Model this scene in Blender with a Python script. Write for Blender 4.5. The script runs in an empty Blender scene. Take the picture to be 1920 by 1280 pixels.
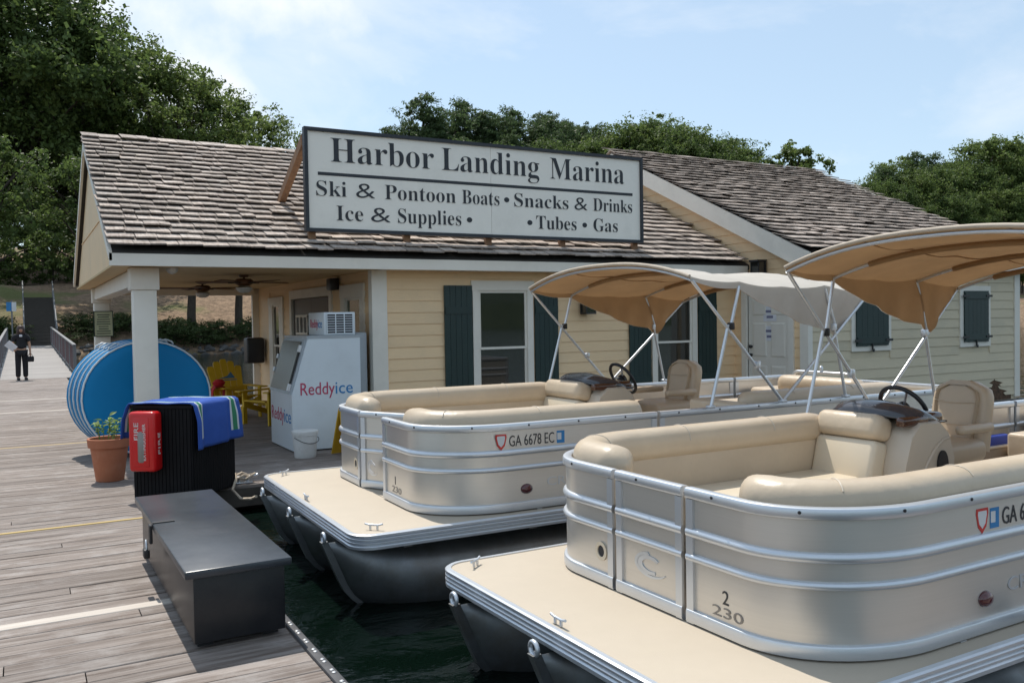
import bpy, bmesh, math, random
from mathutils import Vector, Matrix
random.seed(7)
R_ = math.radians
scene = bpy.context.scene
col = scene.collection

# ------------------------------------------------------------------ camera
cam_d = bpy.data.cameras.new('camera'); cam = bpy.data.objects.new('camera', cam_d); col.objects.link(cam)
scene.camera = cam
cam_d.sensor_width = 36.0; cam_d.lens = 1640.0 / 1920.0 * 36.0
cam_d.clip_start = 0.05; cam_d.clip_end = 3000
_vx = Vector((2928.0, 90.0, -1640.0)).normalized()
_vy = Vector((-920.0, 28.0, -1640.0)); _vy = (_vy - _vy.dot(_vx) * _vx).normalized()
_vz = _vx.cross(_vy)
cam.matrix_world = Matrix(((_vx[0], _vx[1], _vx[2], 0), (_vy[0], _vy[1], _vy[2], 0), (_vz[0], _vz[1], _vz[2], 1.65), (0, 0, 0, 1)))

# ------------------------------------------------------------------ sky and sun
SUN_EL, SUN_AZ = 60.0, -3.0            # azimuth from +Y towards +X
world = bpy.data.worlds.new('World'); scene.world = world; world.use_nodes = True
wn = world.node_tree.nodes; wl = world.node_tree.links
bg = wn['Background']
sky = wn.new('ShaderNodeTexSky'); sky.sky_type = 'NISHITA'; sky.sun_disc = False
sky.sun_elevation = R_(SUN_EL); sky.sun_rotation = R_(SUN_AZ)
sky.air_density = 1.0; sky.dust_density = 0.7; sky.ozone_density = 1.0
tc = wn.new('ShaderNodeTexCoord'); mp = wn.new('ShaderNodeMapping'); mp.inputs['Scale'].default_value = (1.0, 1.0, 2.6)
mp.inputs['Location'].default_value = (3.1, 1.7, 0.4)
n1 = wn.new('ShaderNodeTexNoise'); n1.inputs['Scale'].default_value = 2.2; n1.inputs['Detail'].default_value = 9; n1.inputs['Roughness'].default_value = 0.6
n1.inputs['Distortion'].default_value = 0.35
rmp = wn.new('ShaderNodeValToRGB'); rmp.color_ramp.elements[0].position = 0.46; rmp.color_ramp.elements[1].position = 0.80; rmp.color_ramp.elements[0].color = (0.0, 0.0, 0.0, 1)
rmp.color_ramp.elements[1].color = (0.72, 0.72, 0.72, 1)
# a cumulus bank low in the north-west, broken up by its own noise
cd = wn.new('ShaderNodeVectorMath'); cd.operation = 'DOT_PRODUCT'; cd.inputs[1].default_value = (0.135, 0.945, 0.30); nrmz = wn.new('ShaderNodeVectorMath'); nrmz.operation = 'NORMALIZE'
n2 = wn.new('ShaderNodeTexNoise'); n2.inputs['Scale'].default_value = 5.5; n2.inputs['Detail'].default_value = 8; n2.inputs['Roughness'].default_value = 0.55
cr1 = wn.new('ShaderNodeMapRange'); cr1.inputs[1].default_value = 0.935; cr1.inputs[2].default_value = 1.0; cr1.inputs[3].default_value = -0.40; cr1.inputs[4].default_value = 0.16
ca = wn.new('ShaderNodeMath'); ca.operation = 'ADD'; cr2 = wn.new('ShaderNodeMapRange'); cr2.inputs[1].default_value = 0.46; cr2.inputs[2].default_value = 0.66; cr2.inputs[4].default_value = 0.8
cmx = wn.new('ShaderNodeMath'); cmx.operation = 'MAXIMUM'
wl.new(tc.outputs['Generated'], nrmz.inputs[0]); wl.new(nrmz.outputs[0], cd.inputs[0]); wl.new(cd.outputs['Value'], cr1.inputs[0]); wl.new(tc.outputs['Generated'], n2.inputs['Vector'])
wl.new(cr1.outputs[0], ca.inputs[0]); wl.new(n2.outputs['Fac'], ca.inputs[1]); wl.new(ca.outputs[0], cr2.inputs[0]); wl.new(cr2.outputs[0], cmx.inputs[0])
cm = wn.new('ShaderNodeMix'); cm.data_type = 'RGBA'; cm.inputs[7].default_value = (6.9, 7.0, 7.1, 1)
wl.new(tc.outputs['Generated'], mp.inputs[0]); wl.new(mp.outputs[0], n1.inputs['Vector']); wl.new(n1.outputs['Fac'], rmp.inputs[0]); wl.new(rmp.outputs[0], cmx.inputs[1])
wl.new(cmx.outputs[0], cm.inputs[0]); veil = wn.new('ShaderNodeMix'); veil.data_type = 'RGBA'; veil.inputs[0].default_value = 0.5; veil.inputs[7].default_value = (4.1, 5.25, 6.15, 1); wl.new(sky.outputs[0], veil.inputs[6]); wl.new(veil.outputs[2], cm.inputs[6]); wl.new(cm.outputs[2], bg.inputs['Color'])
bg.inputs['Strength'].default_value = 0.105
sun_d = bpy.data.lights.new('sun', 'SUN'); sun_d.energy = 2.9; sun_d.angle = R_(0.55); sun_d.color = (1.0, 0.95, 0.87)
sun = bpy.data.objects.new('sun', sun_d); col.objects.link(sun)
_to = Vector((math.sin(R_(SUN_AZ)) * math.cos(R_(SUN_EL)), math.cos(R_(SUN_AZ)) * math.cos(R_(SUN_EL)), math.sin(R_(SUN_EL))))
sun.rotation_euler = _to.to_track_quat('Z', 'Y').to_euler()
vs = scene.view_settings
vs.view_transform = 'Standard'; vs.look = 'None'; vs.gamma = 1.0; vs.exposure = 0.60; vs.use_curve_mapping = False
scene.render.engine = 'CYCLES'
scene.cycles.max_bounces = 8; scene.cycles.transparent_max_bounces = 8
scene.cycles.caustics_reflective = False; scene.cycles.caustics_refractive = False
scene.cycles.use_denoising = True

# ------------------------------------------------------------------ materials
MATS = {}
def mat(name, c1, c2=None, rough=0.6, metal=0.0, scale=6.0, stretch=(1, 1, 1), bump=0.0, bscale=None, spec=0.5, rnd=0.0, transl=0.0, island=False, contrast=(0.3, 0.7), dirt=None, coat=0.0, rvar=0.0):
    """procedural material: two base colours mixed by noise (object coordinates), per-object/island tint, fine bump"""
    m = bpy.data.materials.new(name); m.use_nodes = True; MATS[name] = m
    n = m.node_tree.nodes; l = m.node_tree.links; b = n['Principled BSDF']
    b.inputs['Roughness'].default_value = rough; b.inputs['Metallic'].default_value = metal
    b.inputs['Specular IOR Level'].default_value = spec
    if coat: b.inputs['Coat Weight'].default_value = coat; b.inputs['Coat Roughness'].default_value = 0.15
    c2 = c2 or tuple(x * 0.82 for x in c1)
    t = n.new('ShaderNodeTexCoord'); oi = n.new('ShaderNodeObjectInfo'); geo = n.new('ShaderNodeNewGeometry')
    add = n.new('ShaderNodeMath'); add.operation = 'ADD'
    l.new(oi.outputs['Random'], add.inputs[0])
    if island: l.new(geo.outputs['Random Per Island'], add.inputs[1])
    else: add.inputs[1].default_value = 0.0
    fr = n.new('ShaderNodeMath'); fr.operation = 'FRACT'; l.new(add.outputs[0], fr.inputs[0])
    off = n.new('ShaderNodeVectorMath'); off.operation = 'SCALE'; off.inputs[0].default_value = (37.0, 19.0, 53.0); l.new(fr.outputs[0], off.inputs['Scale'])
    va = n.new('ShaderNodeVectorMath'); va.operation = 'ADD'; l.new(t.outputs['Object'], va.inputs[0]); l.new(off.outputs[0], va.inputs[1])
    vm = n.new('ShaderNodeVectorMath'); vm.operation = 'MULTIPLY'; vm.inputs[1].default_value = stretch; l.new(va.outputs[0], vm.inputs[0])
    nz = n.new('ShaderNodeTexNoise'); nz.inputs['Scale'].default_value = scale; nz.inputs['Detail'].default_value = 7; nz.inputs['Roughness'].default_value = 0.62
    l.new(vm.outputs[0], nz.inputs['Vector'])
    rp = n.new('ShaderNodeMapRange'); rp.inputs[1].default_value = contrast[0]; rp.inputs[2].default_value = contrast[1]; l.new(nz.outputs['Fac'], rp.inputs[0])
    mx = n.new('ShaderNodeMix'); mx.data_type = 'RGBA'; mx.inputs[6].default_value = (*c1, 1); mx.inputs[7].default_value = (*c2, 1); l.new(rp.outputs[0], mx.inputs[0])
    out = mx.outputs[2]
    if dirt:                                   # large soft stains with a shape of their own
        dn = n.new('ShaderNodeTexNoise'); dn.inputs['Scale'].default_value = dirt[1]; dn.inputs['Detail'].default_value = 6; dn.inputs['Roughness'].default_value = 0.7
        l.new(va.outputs[0], dn.inputs['Vector'])
        dr = n.new('ShaderNodeMapRange'); dr.inputs[1].default_value = 0.5; dr.inputs[2].default_value = 0.75; dr.inputs[4].default_value = dirt[2]; l.new(dn.outputs['Fac'], dr.inputs[0])
        dm = n.new('ShaderNodeMix'); dm.data_type = 'RGBA'; dm.inputs[7].default_value = (*dirt[0], 1); l.new(dr.outputs[0], dm.inputs[0]); l.new(out, dm.inputs[6]); out = dm.outputs[2]
    if rnd:
        hv = n.new('ShaderNodeHueSaturation'); mr = n.new('ShaderNodeMapRange'); mr.inputs[3].default_value = 1 - rnd; mr.inputs[4].default_value = 1 + rnd
        l.new(fr.outputs[0], mr.inputs[0]); l.new(mr.outputs[0], hv.inputs['Value']); l.new(out, hv.inputs['Color']); out = hv.outputs[0]
    l.new(out, b.inputs['Base Color'])
    if rvar:
        rv = n.new('ShaderNodeMapRange'); rv.inputs[3].default_value = max(0.02, rough - rvar); rv.inputs[4].default_value = rough + rvar
        l.new(nz.outputs['Fac'], rv.inputs[0]); l.new(rv.outputs[0], b.inputs['Roughness'])
    if bump:
        bn = nz
        if bscale:
            bn = n.new('ShaderNodeTexNoise'); bn.inputs['Scale'].default_value = bscale; bn.inputs['Detail'].default_value = 5; l.new(vm.outputs[0], bn.inputs['Vector'])
        bp = n.new('ShaderNodeBump'); bp.inputs['Strength'].default_value = bump; bp.inputs['Distance'].default_value = 0.02
        l.new(bn.outputs['Fac'], bp.inputs['Height']); l.new(bp.outputs[0], b.inputs['Normal'])
    if transl:
        tr = n.new('ShaderNodeBsdfTranslucent'); l.new(out, tr.inputs['Color']); ms = n.new('ShaderNodeMixShader'); ms.inputs[0].default_value = transl
        o = n['Material Output']; l.new(b.outputs[0], ms.inputs[1]); l.new(tr.outputs[0], ms.inputs[2]); l.new(ms.outputs[0], o.inputs['Surface'])
    return m

mat('deck_wood', (0.285, 0.243, 0.217), (0.135, 0.103, 0.084), 0.85, scale=3.4, stretch=(0.5, 8, 8), bump=0.7, rnd=0.15, contrast=(0.38, 0.66), dirt=((0.44, 0.41, 0.39), 2.6, 0.55))
mat('deck_pale', (0.62, 0.56, 0.50), (0.45, 0.39, 0.33), 0.8, scale=3, stretch=(0.4, 8, 8), bump=0.3)
mat('deck_yellow', (0.62, 0.45, 0.18), (0.48, 0.34, 0.14), 0.8, scale=3, stretch=(0.4, 8, 8), bump=0.3)
mat('dock_frame', (0.10, 0.085, 0.07), (0.05, 0.045, 0.04), 0.9, scale=4, bump=0.3)
mat('rubber', (0.075, 0.075, 0.08), (0.05, 0.05, 0.055), 0.7, scale=12)
mat('rivet', (0.75, 0.75, 0.75), rough=0.35, metal=0.8)
mat('shingle', (0.49, 0.415, 0.36), (0.24, 0.19, 0.155), 0.9, scale=5, stretch=(7, 0.7, 3), bump=0.6, rnd=0.30, island=True, contrast=(0.3, 0.72), dirt=((0.60, 0.56, 0.52), 2.5, 0.5))
mat('roof_deck', (0.05, 0.045, 0.04), rough=0.95)
mat('tan_paint', (0.88, 0.64, 0.385), (0.84, 0.605, 0.36), 0.62, scale=2.2, stretch=(1, 1, 3), bump=0.12, bscale=28, dirt=((0.66, 0.51, 0.33), 0.9, 0.5), rnd=0.03)
mat('cream_paint', (0.66, 0.565, 0.40), (0.62, 0.53, 0.375), 0.62, scale=2.2, stretch=(1, 1, 3), bump=0.12, bscale=28, dirt=((0.44, 0.41, 0.32), 1.3, 0.4), rnd=0.03)
mat('white_paint', (0.82, 0.775, 0.69), (0.77, 0.725, 0.64), 0.55, scale=3, bump=0.06, bscale=25, dirt=((0.58, 0.55, 0.48), 1.8, 0.35))
mat('tan_ceiling', (0.66, 0.47, 0.24), (0.60, 0.43, 0.22), 0.7, scale=3, bump=0.08)
mat('rotten_wood', (0.16, 0.09, 0.05), (0.05, 0.03, 0.02), 0.95, scale=18, bump=0.7)
mat('green_paint', (0.012, 0.034, 0.030), (0.010, 0.028, 0.026), 0.5, scale=5, bump=0.1, bscale=40, rnd=0.08)
mat('black_iron', (0.02, 0.02, 0.022), rough=0.5)
mat('dark_door', (0.045, 0.04, 0.04), rough=0.45)
mat('glass', (0.030, 0.029, 0.024), (0.018, 0.018, 0.016), 0.03, scale=1.2, spec=0.9, bump=0.015, bscale=1.6)
mat('green_glass', (0.11, 0.12, 0.06), (0.05, 0.06, 0.035), 0.06, scale=2.0, spec=0.6)
mat('sign_white', (0.90, 0.865, 0.79), (0.87, 0.835, 0.76), 0.5, scale=1.5, dirt=((0.6, 0.58, 0.52), 2.2, 0.3))
mat('sign_black', (0.022, 0.026, 0.034), rough=0.5)
mat('strut_wood', (0.30, 0.17, 0.09), (0.18, 0.10, 0.06), 0.8, scale=4, stretch=(6, 6, 1), bump=0.3)
mat('paper', (0.8, 0.8, 0.84), rough=0.8)
mat('notice', (0.52, 0.55, 0.36), rough=0.6)
mat('print_grey', (0.22, 0.22, 0.32), rough=0.8)
mat('aluminium', (0.66, 0.69, 0.73), (0.62, 0.65, 0.69), 0.36, metal=0.7, scale=5)
mat('champagne', (0.70, 0.67, 0.625), (0.67, 0.64, 0.595), 0.33, metal=0.68, scale=2.0, stretch=(1, 1, 40), bump=0.03, bscale=9, rvar=0.05)
mat('deck_vinyl', (0.52, 0.445, 0.35), (0.49, 0.42, 0.33), 0.65, scale=3.5, bump=0.12, bscale=260, dirt=((0.52, 0.45, 0.34), 1.6, 0.35))
mat('tan_vinyl', (0.57, 0.465, 0.345), (0.51, 0.415, 0.305), 0.38, scale=2.5, bump=0.22, bscale=11, dirt=((0.66, 0.55, 0.40), 2.4, 0.4))
mat('cream_vinyl', (0.70, 0.61, 0.47), (0.66, 0.57, 0.44), 0.36, scale=2.5, bump=0.06, bscale=120)
mat('boat_plastic', (0.55, 0.48, 0.39), (0.52, 0.455, 0.37), 0.4, scale=3, bump=0.04, bscale=80)
mat('pontoon', (0.31, 0.325, 0.335), (0.16, 0.17, 0.175), 0.42, metal=0.75, scale=2.2, bump=0.06, dirt=((0.16, 0.13, 0.10), 2.6, 0.7), rvar=0.1)
mat('canvas_top', (0.72, 0.69, 0.63), (0.64, 0.61, 0.55), 0.85, scale=3, bump=0.35, bscale=7, transl=0.35)  # tan canvas; its sunlit paleness is put into this colour
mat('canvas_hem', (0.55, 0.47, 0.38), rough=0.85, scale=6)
mat('canvas_under', (0.56, 0.37, 0.21), (0.47, 0.31, 0.175), 0.9, scale=3, bump=0.35, bscale=7, transl=0.45)  # same canvas; brown glow of light from above put into this colour
mat('dash', (0.05, 0.05, 0.06), (0.04, 0.042, 0.05), 0.12, scale=3, coat=0.5)
mat('dash_wood', (0.09, 0.035, 0.02), (0.05, 0.02, 0.012), 0.15, scale=9, stretch=(1, 6, 6), coat=0.6)
mat('black_plastic', (0.016, 0.016, 0.018), (0.022, 0.022, 0.025), 0.42, scale=9)
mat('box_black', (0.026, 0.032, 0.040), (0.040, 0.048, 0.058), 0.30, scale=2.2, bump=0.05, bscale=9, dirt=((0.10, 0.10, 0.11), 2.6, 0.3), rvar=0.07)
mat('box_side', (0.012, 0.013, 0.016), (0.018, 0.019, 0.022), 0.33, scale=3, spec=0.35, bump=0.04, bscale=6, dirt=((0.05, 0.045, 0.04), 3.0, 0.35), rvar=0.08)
mat('bin_black', (0.012, 0.012, 0.013), (0.009, 0.009, 0.010), 0.7, scale=7, spec=0.12)
mat('towel_blue', (0.035, 0.11, 0.46), (0.028, 0.09, 0.40), 0.95, scale=8, bump=0.6, bscale=220)
mat('towel_white', (0.70, 0.74, 0.80), rough=0.95, bump=0.5, scale=200)
mat('towel_green', (0.05, 0.26, 0.14), rough=0.95, bump=0.5, scale=200)
mat('red_plastic', (0.62, 0.012, 0.014), (0.55, 0.01, 0.012), 0.25, scale=4)
mat('red_print', (0.75, 0.75, 0.72), rough=0.5)
mat('tube_blue', (0.004, 0.21, 0.47), (0.004, 0.19, 0.43), 0.5, scale=2.5, bump=0.05, bscale=3, spec=0.2)
mat('tube_white', (0.72, 0.76, 0.78), rough=0.45)
mat('terracotta', (0.47, 0.17, 0.085), (0.40, 0.14, 0.07), 0.8, scale=7, bump=0.08, dirt=((0.5, 0.30, 0.2), 4, 0.4))
mat('soil', (0.06, 0.04, 0.03), rough=1.0, bump=0.8, scale=40)
mat('pot_leaf', (0.16, 0.30, 0.05), (0.30, 0.38, 0.12), 0.5, scale=14, rnd=0.3, transl=0.3)
mat('yellow_paint', (0.74, 0.47, 0.02), (0.66, 0.41, 0.02), 0.5, scale=6, bump=0.06)
mat('blue_art', (0.08, 0.22, 0.38), rough=0.6)
mat('red_fabric', (0.55, 0.02, 0.025), (0.4, 0.012, 0.02), 0.9, scale=9, bump=0.5)
mat('ice_white', (0.70, 0.76, 0.80), (0.67, 0.73, 0.77), 0.4, scale=2, dirt=((0.55, 0.58, 0.6), 2.0, 0.35))
mat('ice_grey', (0.42, 0.46, 0.49), rough=0.4)
mat('ice_door', (0.085, 0.095, 0.085), (0.06, 0.068, 0.06), 0.25, scale=3)
mat('brand_red', (0.50, 0.04, 0.11), rough=0.5)
mat('brand_blue', (0.02, 0.22, 0.52), rough=0.5)
mat('vent_dark', (0.03, 0.03, 0.035), rough=0.7)
mat('bucket', (0.78, 0.78, 0.76), (0.7, 0.7, 0.68), 0.45, scale=6, dirt=((0.5, 0.48, 0.44), 8, 0.5))
mat('fan_wood', (0.16, 0.07, 0.03), rough=0.5)
mat('lamp_glass', (0.75, 0.74, 0.70), rough=0.4)
mat('rope', (0.62, 0.52, 0.40), (0.45, 0.36, 0.27), 0.95, scale=60, bump=0.8)
mat('skin', (0.52, 0.30, 0.20), rough=0.55)
mat('black_cloth', (0.012, 0.012, 0.015), (0.02, 0.02, 0.024), 0.9, scale=20, bump=0.3)
mat('hair', (0.05, 0.018, 0.012), rough=0.5)
mat('bark', (0.085, 0.065, 0.05), (0.04, 0.032, 0.026), 0.95, scale=3, stretch=(5, 5, 0.8), bump=0.9)
mat('rock', (0.11, 0.105, 0.10), (0.06, 0.058, 0.055), 0.9, scale=3, bump=0.5, rnd=0.3, island=True)
mat('rail_grey', (0.20, 0.20, 0.205), rough=0.6)
mat('picket_red', (0.16, 0.035, 0.03), rough=0.7)
mat('gang_deck', (0.36, 0.335, 0.315), (0.27, 0.25, 0.235), 0.9, scale=4, stretch=(0.4, 6, 6), rnd=0.1)
mat('concrete', (0.075, 0.065, 0.055), rough=0.95, scale=4, bump=0.3)
mat('navy', (0.02, 0.022, 0.06), rough=0.5)
mat('cushion_blue', (0.03, 0.06, 0.36), rough=0.7)
mat('mesh_net', (0.34, 0.28, 0.22), rough=0.9)
mat('tail_red', (0.09, 0.008, 0.01), rough=0.12, coat=0.8)
mat('sticker_red', (0.65, 0.05, 0.04), rough=0.4)
mat('sticker_blue', (0.03, 0.22, 0.50), rough=0.4)
mat('sticker_white', (0.75, 0.75, 0.75), rough=0.4)
mat('decal_black', (0.03, 0.03, 0.035), rough=0.4)
mat('decal_grey', (0.27, 0.25, 0.23), rough=0.35, metal=0.3)
mat('wet_yellow', (0.70, 0.42, 0.03), rough=0.5)

def leaf_mat(name, c1, c2, tr=0.35):
    m = mat(name, c1, c2, 0.55, scale=0.35, island=True, rnd=0.38, transl=tr, contrast=(0.35, 0.65), spec=0.3)
    return m
leaf_mat('leaf_oak', (0.125, 0.175, 0.050), (0.080, 0.125, 0.036), 0.5)
leaf_mat('leaf_light', (0.16, 0.21, 0.060), (0.105, 0.155, 0.042), 0.5)
leaf_mat('leaf_pine', (0.100, 0.145, 0.055), (0.065, 0.105, 0.042), 0.45)
leaf_mat('leaf_bush', (0.07, 0.10, 0.03), (0.045, 0.07, 0.022))

def ground_mat():
    m = bpy.data.materials.new('leaf_litter'); m.use_nodes = True; MATS['leaf_litter'] = m
    n = m.node_tree.nodes; l = m.node_tree.links; b = n['Principled BSDF']; b.inputs['Roughness'].default_value = 1.0
    t = n.new('ShaderNodeTexCoord')
    a = n.new('ShaderNodeTexNoise'); a.inputs['Scale'].default_value = 2.6; a.inputs['Detail'].default_value = 8; a.inputs['Roughness'].default_value = 0.75
    c = n.new('ShaderNodeTexNoise'); c.inputs['Scale'].default_value = 0.16; c.inputs['Detail'].default_value = 4
    l.new(t.outputs['Object'], a.inputs['Vector']); l.new(t.outputs['Object'], c.inputs['Vector'])
    r = n.new('ShaderNodeValToRGB'); r.color_ramp.elements[0].position = 0.3; r.color_ramp.elements[0].color = (0.07, 0.043, 0.025, 1)
    r.color_ramp.elements[1].position = 0.65; r.color_ramp.elements[1].color = (0.36, 0.245, 0.155, 1); l.new(a.outputs['Fac'], r.inputs[0])
    g = n.new('ShaderNodeMapRange'); g.inputs[1].default_value = 0.53; g.inputs[2].default_value = 0.66; l.new(c.outputs['Fac'], g.inputs[0])
    x = n.new('ShaderNodeMix'); x.data_type = 'RGBA'; x.inputs[7].default_value = (0.13, 0.14, 0.045, 1)
    l.new(g.outputs[0], x.inputs[0]); l.new(r.outputs[0], x.inputs[6]); l.new(x.outputs[2], b.inputs['Base Color'])
    bp = n.new('ShaderNodeBump'); bp.inputs['Strength'].default_value = 1.0; bp.inputs['Distance'].default_value = 0.15; l.new(a.outputs['Fac'], bp.inputs['Height']); l.new(bp.outputs[0], b.inputs['Normal'])
ground_mat()
def water_mat():
    m = bpy.data.materials.new('water'); m.use_nodes = True; MATS['water'] = m
    n = m.node_tree.nodes; l = m.node_tree.links; b = n['Principled BSDF']
    b.inputs['Base Color'].default_value = (0.002, 0.006, 0.004, 1); b.inputs['Roughness'].default_value = 0.06; b.inputs['IOR'].default_value = 1.33; b.inputs['Specular IOR Level'].default_value = 0.32
    t = n.new('ShaderNodeTexCoord'); mpn = n.new('ShaderNodeMapping'); mpn.inputs['Scale'].default_value = (1, 1.6, 1); l.new(t.outputs['Object'], mpn.inputs[0])
    a = n.new('ShaderNodeTexNoise'); a.inputs['Scale'].default_value = 1.7; a.inputs['Detail'].default_value = 5; a.inputs['Distortion'].default_value = 0.6
    l.new(mpn.outputs[0], a.inputs['Vector'])
    bp = n.new('ShaderNodeBump'); bp.inputs['Strength'].default_value = 0.35; bp.inputs['Distance'].default_value = 0.12; l.new(a.outputs['Fac'], bp.inputs['Height']); l.new(bp.outputs[0], b.inputs['Normal'])
water_mat()

# ------------------------------------------------------------------ mesh helpers
class MB:
    def __init__(s): s.v = []; s.f = []; s.m = []; s.mi = 0
    def add(s, vs, fs):
        k = len(s.v); s.v += [tuple(p) for p in vs]; s.f += [tuple(i + k for i in f) for f in fs]; s.m += [s.mi] * len(fs); return s
    def box(s, x0, y0, z0, x1, y1, z1):
        return s.add([(x0, y0, z0), (x1, y0, z0), (x1, y1, z0), (x0, y1, z0), (x0, y0, z1), (x1, y0, z1), (x1, y1, z1), (x0, y1, z1)],
                     [(0, 3, 2, 1), (4, 5, 6, 7), (0, 1, 5, 4), (1, 2, 6, 5), (2, 3, 7, 6), (3, 0, 4, 7)])
    def rbox(s, x0, y0, z0, x1, y1, z1, r=0.02, seg=3, M=None):
        bm = bmesh.new(); bmesh.ops.create_cube(bm, size=1.0)
        for v in bm.verts: v.co = ((x0 + x1) / 2 + v.co.x * (x1 - x0), (y0 + y1) / 2 + v.co.y * (y1 - y0), (z0 + z1) / 2 + v.co.z * (z1 - z0))
        r = min(r, 0.49 * min(abs(x1 - x0), abs(y1 - y0), abs(z1 - z0)))
        bmesh.ops.bevel(bm, geom=bm.edges[:], offset=r, segments=seg, profile=0.5, affect='EDGES')
        if M is not None: bmesh.ops.transform(bm, matrix=M, verts=bm.verts)
        bm.verts.index_update(); s.add([v.co for v in bm.verts], [[v.index for v in f.verts] for f in bm.faces]); bm.free(); return s
    def loft(s, rings, closed=True, caps=True):
        k = len(s.v); n = len(rings[0]); fs = []; vs = [p for r in rings for p in r]
        for i in range(len(rings) - 1):
            for j in range(n if closed else n - 1):
                a = i * n + j; b2 = i * n + (j + 1) % n; fs.append((a, b2, b2 + n, a + n))
        if caps and closed: fs.append(tuple(range(n - 1, -1, -1))); fs.append(tuple((len(rings) - 1) * n + j for j in range(n)))
        return s.add(vs, fs)
    def tube(s, path, r, n=8, r2=None):
        P = [Vector(p) for p in path]; rings = []; up = None
        for i, p in enumerate(P):
            t = ((P[min(i + 1, len(P) - 1)] - P[max(i - 1, 0)])).normalized()
            if up is None: up = Vector((0, 0, 1)) if abs(t.z) < 0.9 else Vector((1, 0, 0))
            a = t.cross(up)
            if a.length < 1e-5: a = t.orthogonal()
            a.normalize(); b2 = a.cross(t).normalized(); up = b2
            rr = r if r2 is None else r + (r2 - r) * i / max(1, len(P) - 1)
            rings.append([p + rr * (math.cos(2 * math.pi * j / n) * a + math.sin(2 * math.pi * j / n) * b2) for j in range(n)])
        return s.loft(rings)
    def sweep(s, prof, path, ends=None):
        """prof: closed [(outward a, z)], path: [(x,y)] ; outward = clockwise normal of travel; ends: taper of the profile about its centre"""
        P = [Vector((p[0], p[1])) for p in path]; rings = []; ca = sum(p[0] for p in prof) / len(prof); cz = sum(p[1] for p in prof) / len(prof)
        for i, p in enumerate(P):
            t0 = (P[i] - P[i - 1]).normalized() if i else (P[1] - P[0]).normalized()
            t1 = (P[i + 1] - P[i]).normalized() if i < len(P) - 1 else t0
            t = (t0 + t1).normalized(); nn = Vector((t.y, -t.x)); k = 1.0 / max(0.5, t.dot(t1)); sc = 1.0 if ends is None else ends[i]
            rings.append([(p.x + nn.x * (ca + (a - ca) * sc) * k, p.y + nn.y * (ca + (a - ca) * sc) * k, cz + (z - cz) * sc) for a, z in prof])
        return s.loft(rings)
    def lathe(s, prof, c=(0, 0, 0), n=24, sx=1.0):
        rings = [[(c[0] + r * math.cos(2 * math.pi * j / n) * sx, c[1] + r * math.sin(2 * math.pi * j / n), c[2] + z) for j in range(n)] for r, z in prof]
        return s.loft(rings)
    def prism(s, poly, axis, a0, a1):
        """extrude a 2D polygon along axis x / y / z"""
        def P(p, t): return {'x': (t, p[0], p[1]), 'y': (p[0], t, p[1]), 'z': (p[0], p[1], t)}[axis]
        return s.loft([[P(p, a0) for p in poly], [P(p, a1) for p in poly]])
    def xf(s, M): s.v = [tuple(M @ Vector(p)) for p in s.v]; return s
    def mesh(s, name):
        me = bpy.data.meshes.new(name); me.from_pydata(s.v, [], s.f); me.update(); return me

def fixn(me):
    bm = bmesh.new(); bm.from_mesh(me); bmesh.ops.recalc_face_normals(bm, faces=bm.faces); bm.to_mesh(me); bm.free()
def smooth(me, ang=40):
    me.polygons.foreach_set('use_smooth', [True] * len(me.polygons))
    try: me.set_sharp_from_angle(angle=R_(ang))
    except Exception: pass
def obj(name, mb, m, parent=None, sm=None, label=None, fix=True):
    me = mb if isinstance(mb, bpy.types.Mesh) else mb.mesh(name)
    if fix and isinstance(mb, MB): fixn(me)
    if sm: smooth(me, sm)
    ms = m if isinstance(m, (list, tuple)) else [m]
    for x in ms: me.materials.append(MATS[x])
    if isinstance(mb, MB) and len(ms) > 1: me.polygons.foreach_set('material_index', mb.m)
    o = bpy.data.objects.new(name, me); col.objects.link(o)
    if parent is not None: o.parent = parent
    if label: o['label'] = label
    return o
def tag(o, label, cat, group=None):
    o['label'] = label; o['category'] = cat
    if group: o['group'] = group
    return o
def thing(name, label, cat, loc=(0, 0, 0), rz=0.0, group=None):
    o = bpy.data.objects.new(name, None); col.objects.link(o); o.empty_display_size = 0.2
    o.location = loc; o.rotation_euler = (0, 0, rz); return tag(o, label, cat, group)
def part(name, mb, m, root, sm=None, label=None):
    """a part whose mesh is written in world coordinates, under a thing whose Empty stands elsewhere"""
    o = obj(name, mb, m, root, sm, label); o.location = -root.location; return o
def struct(o): o['kind'] = 'structure'; return o
def stuff(o): o['kind'] = 'stuff'; return o
def copy_tree(o, parent=None):
    c = o.copy(); col.objects.link(c); c.parent = parent
    for ch in [x for x in bpy.data.objects if x.parent == o]: copy_tree(ch, c)
    return c
def rr(w, h, r, n=4, c=(0, 0)):
    pts = []
    for cx, cy, a0 in ((w / 2 - r, h / 2 - r, 0), (-w / 2 + r, h / 2 - r, 90), (-w / 2 + r, -h / 2 + r, 180), (w / 2 - r, -h / 2 + r, 270)):
        for k in range(n + 1):
            a = R_(a0 + 90 * k / n); pts.append((c[0] + cx + r * math.cos(a), c[1] + cy + r * math.sin(a)))
    return pts
def serif(s):
    return ''.join(chr(0x1D400 + ord(c) - 65) if 'A' <= c <= 'Z' else chr(0x1D41A + ord(c) - 97) if 'a' <= c <= 'z' else c for c in s)
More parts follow.
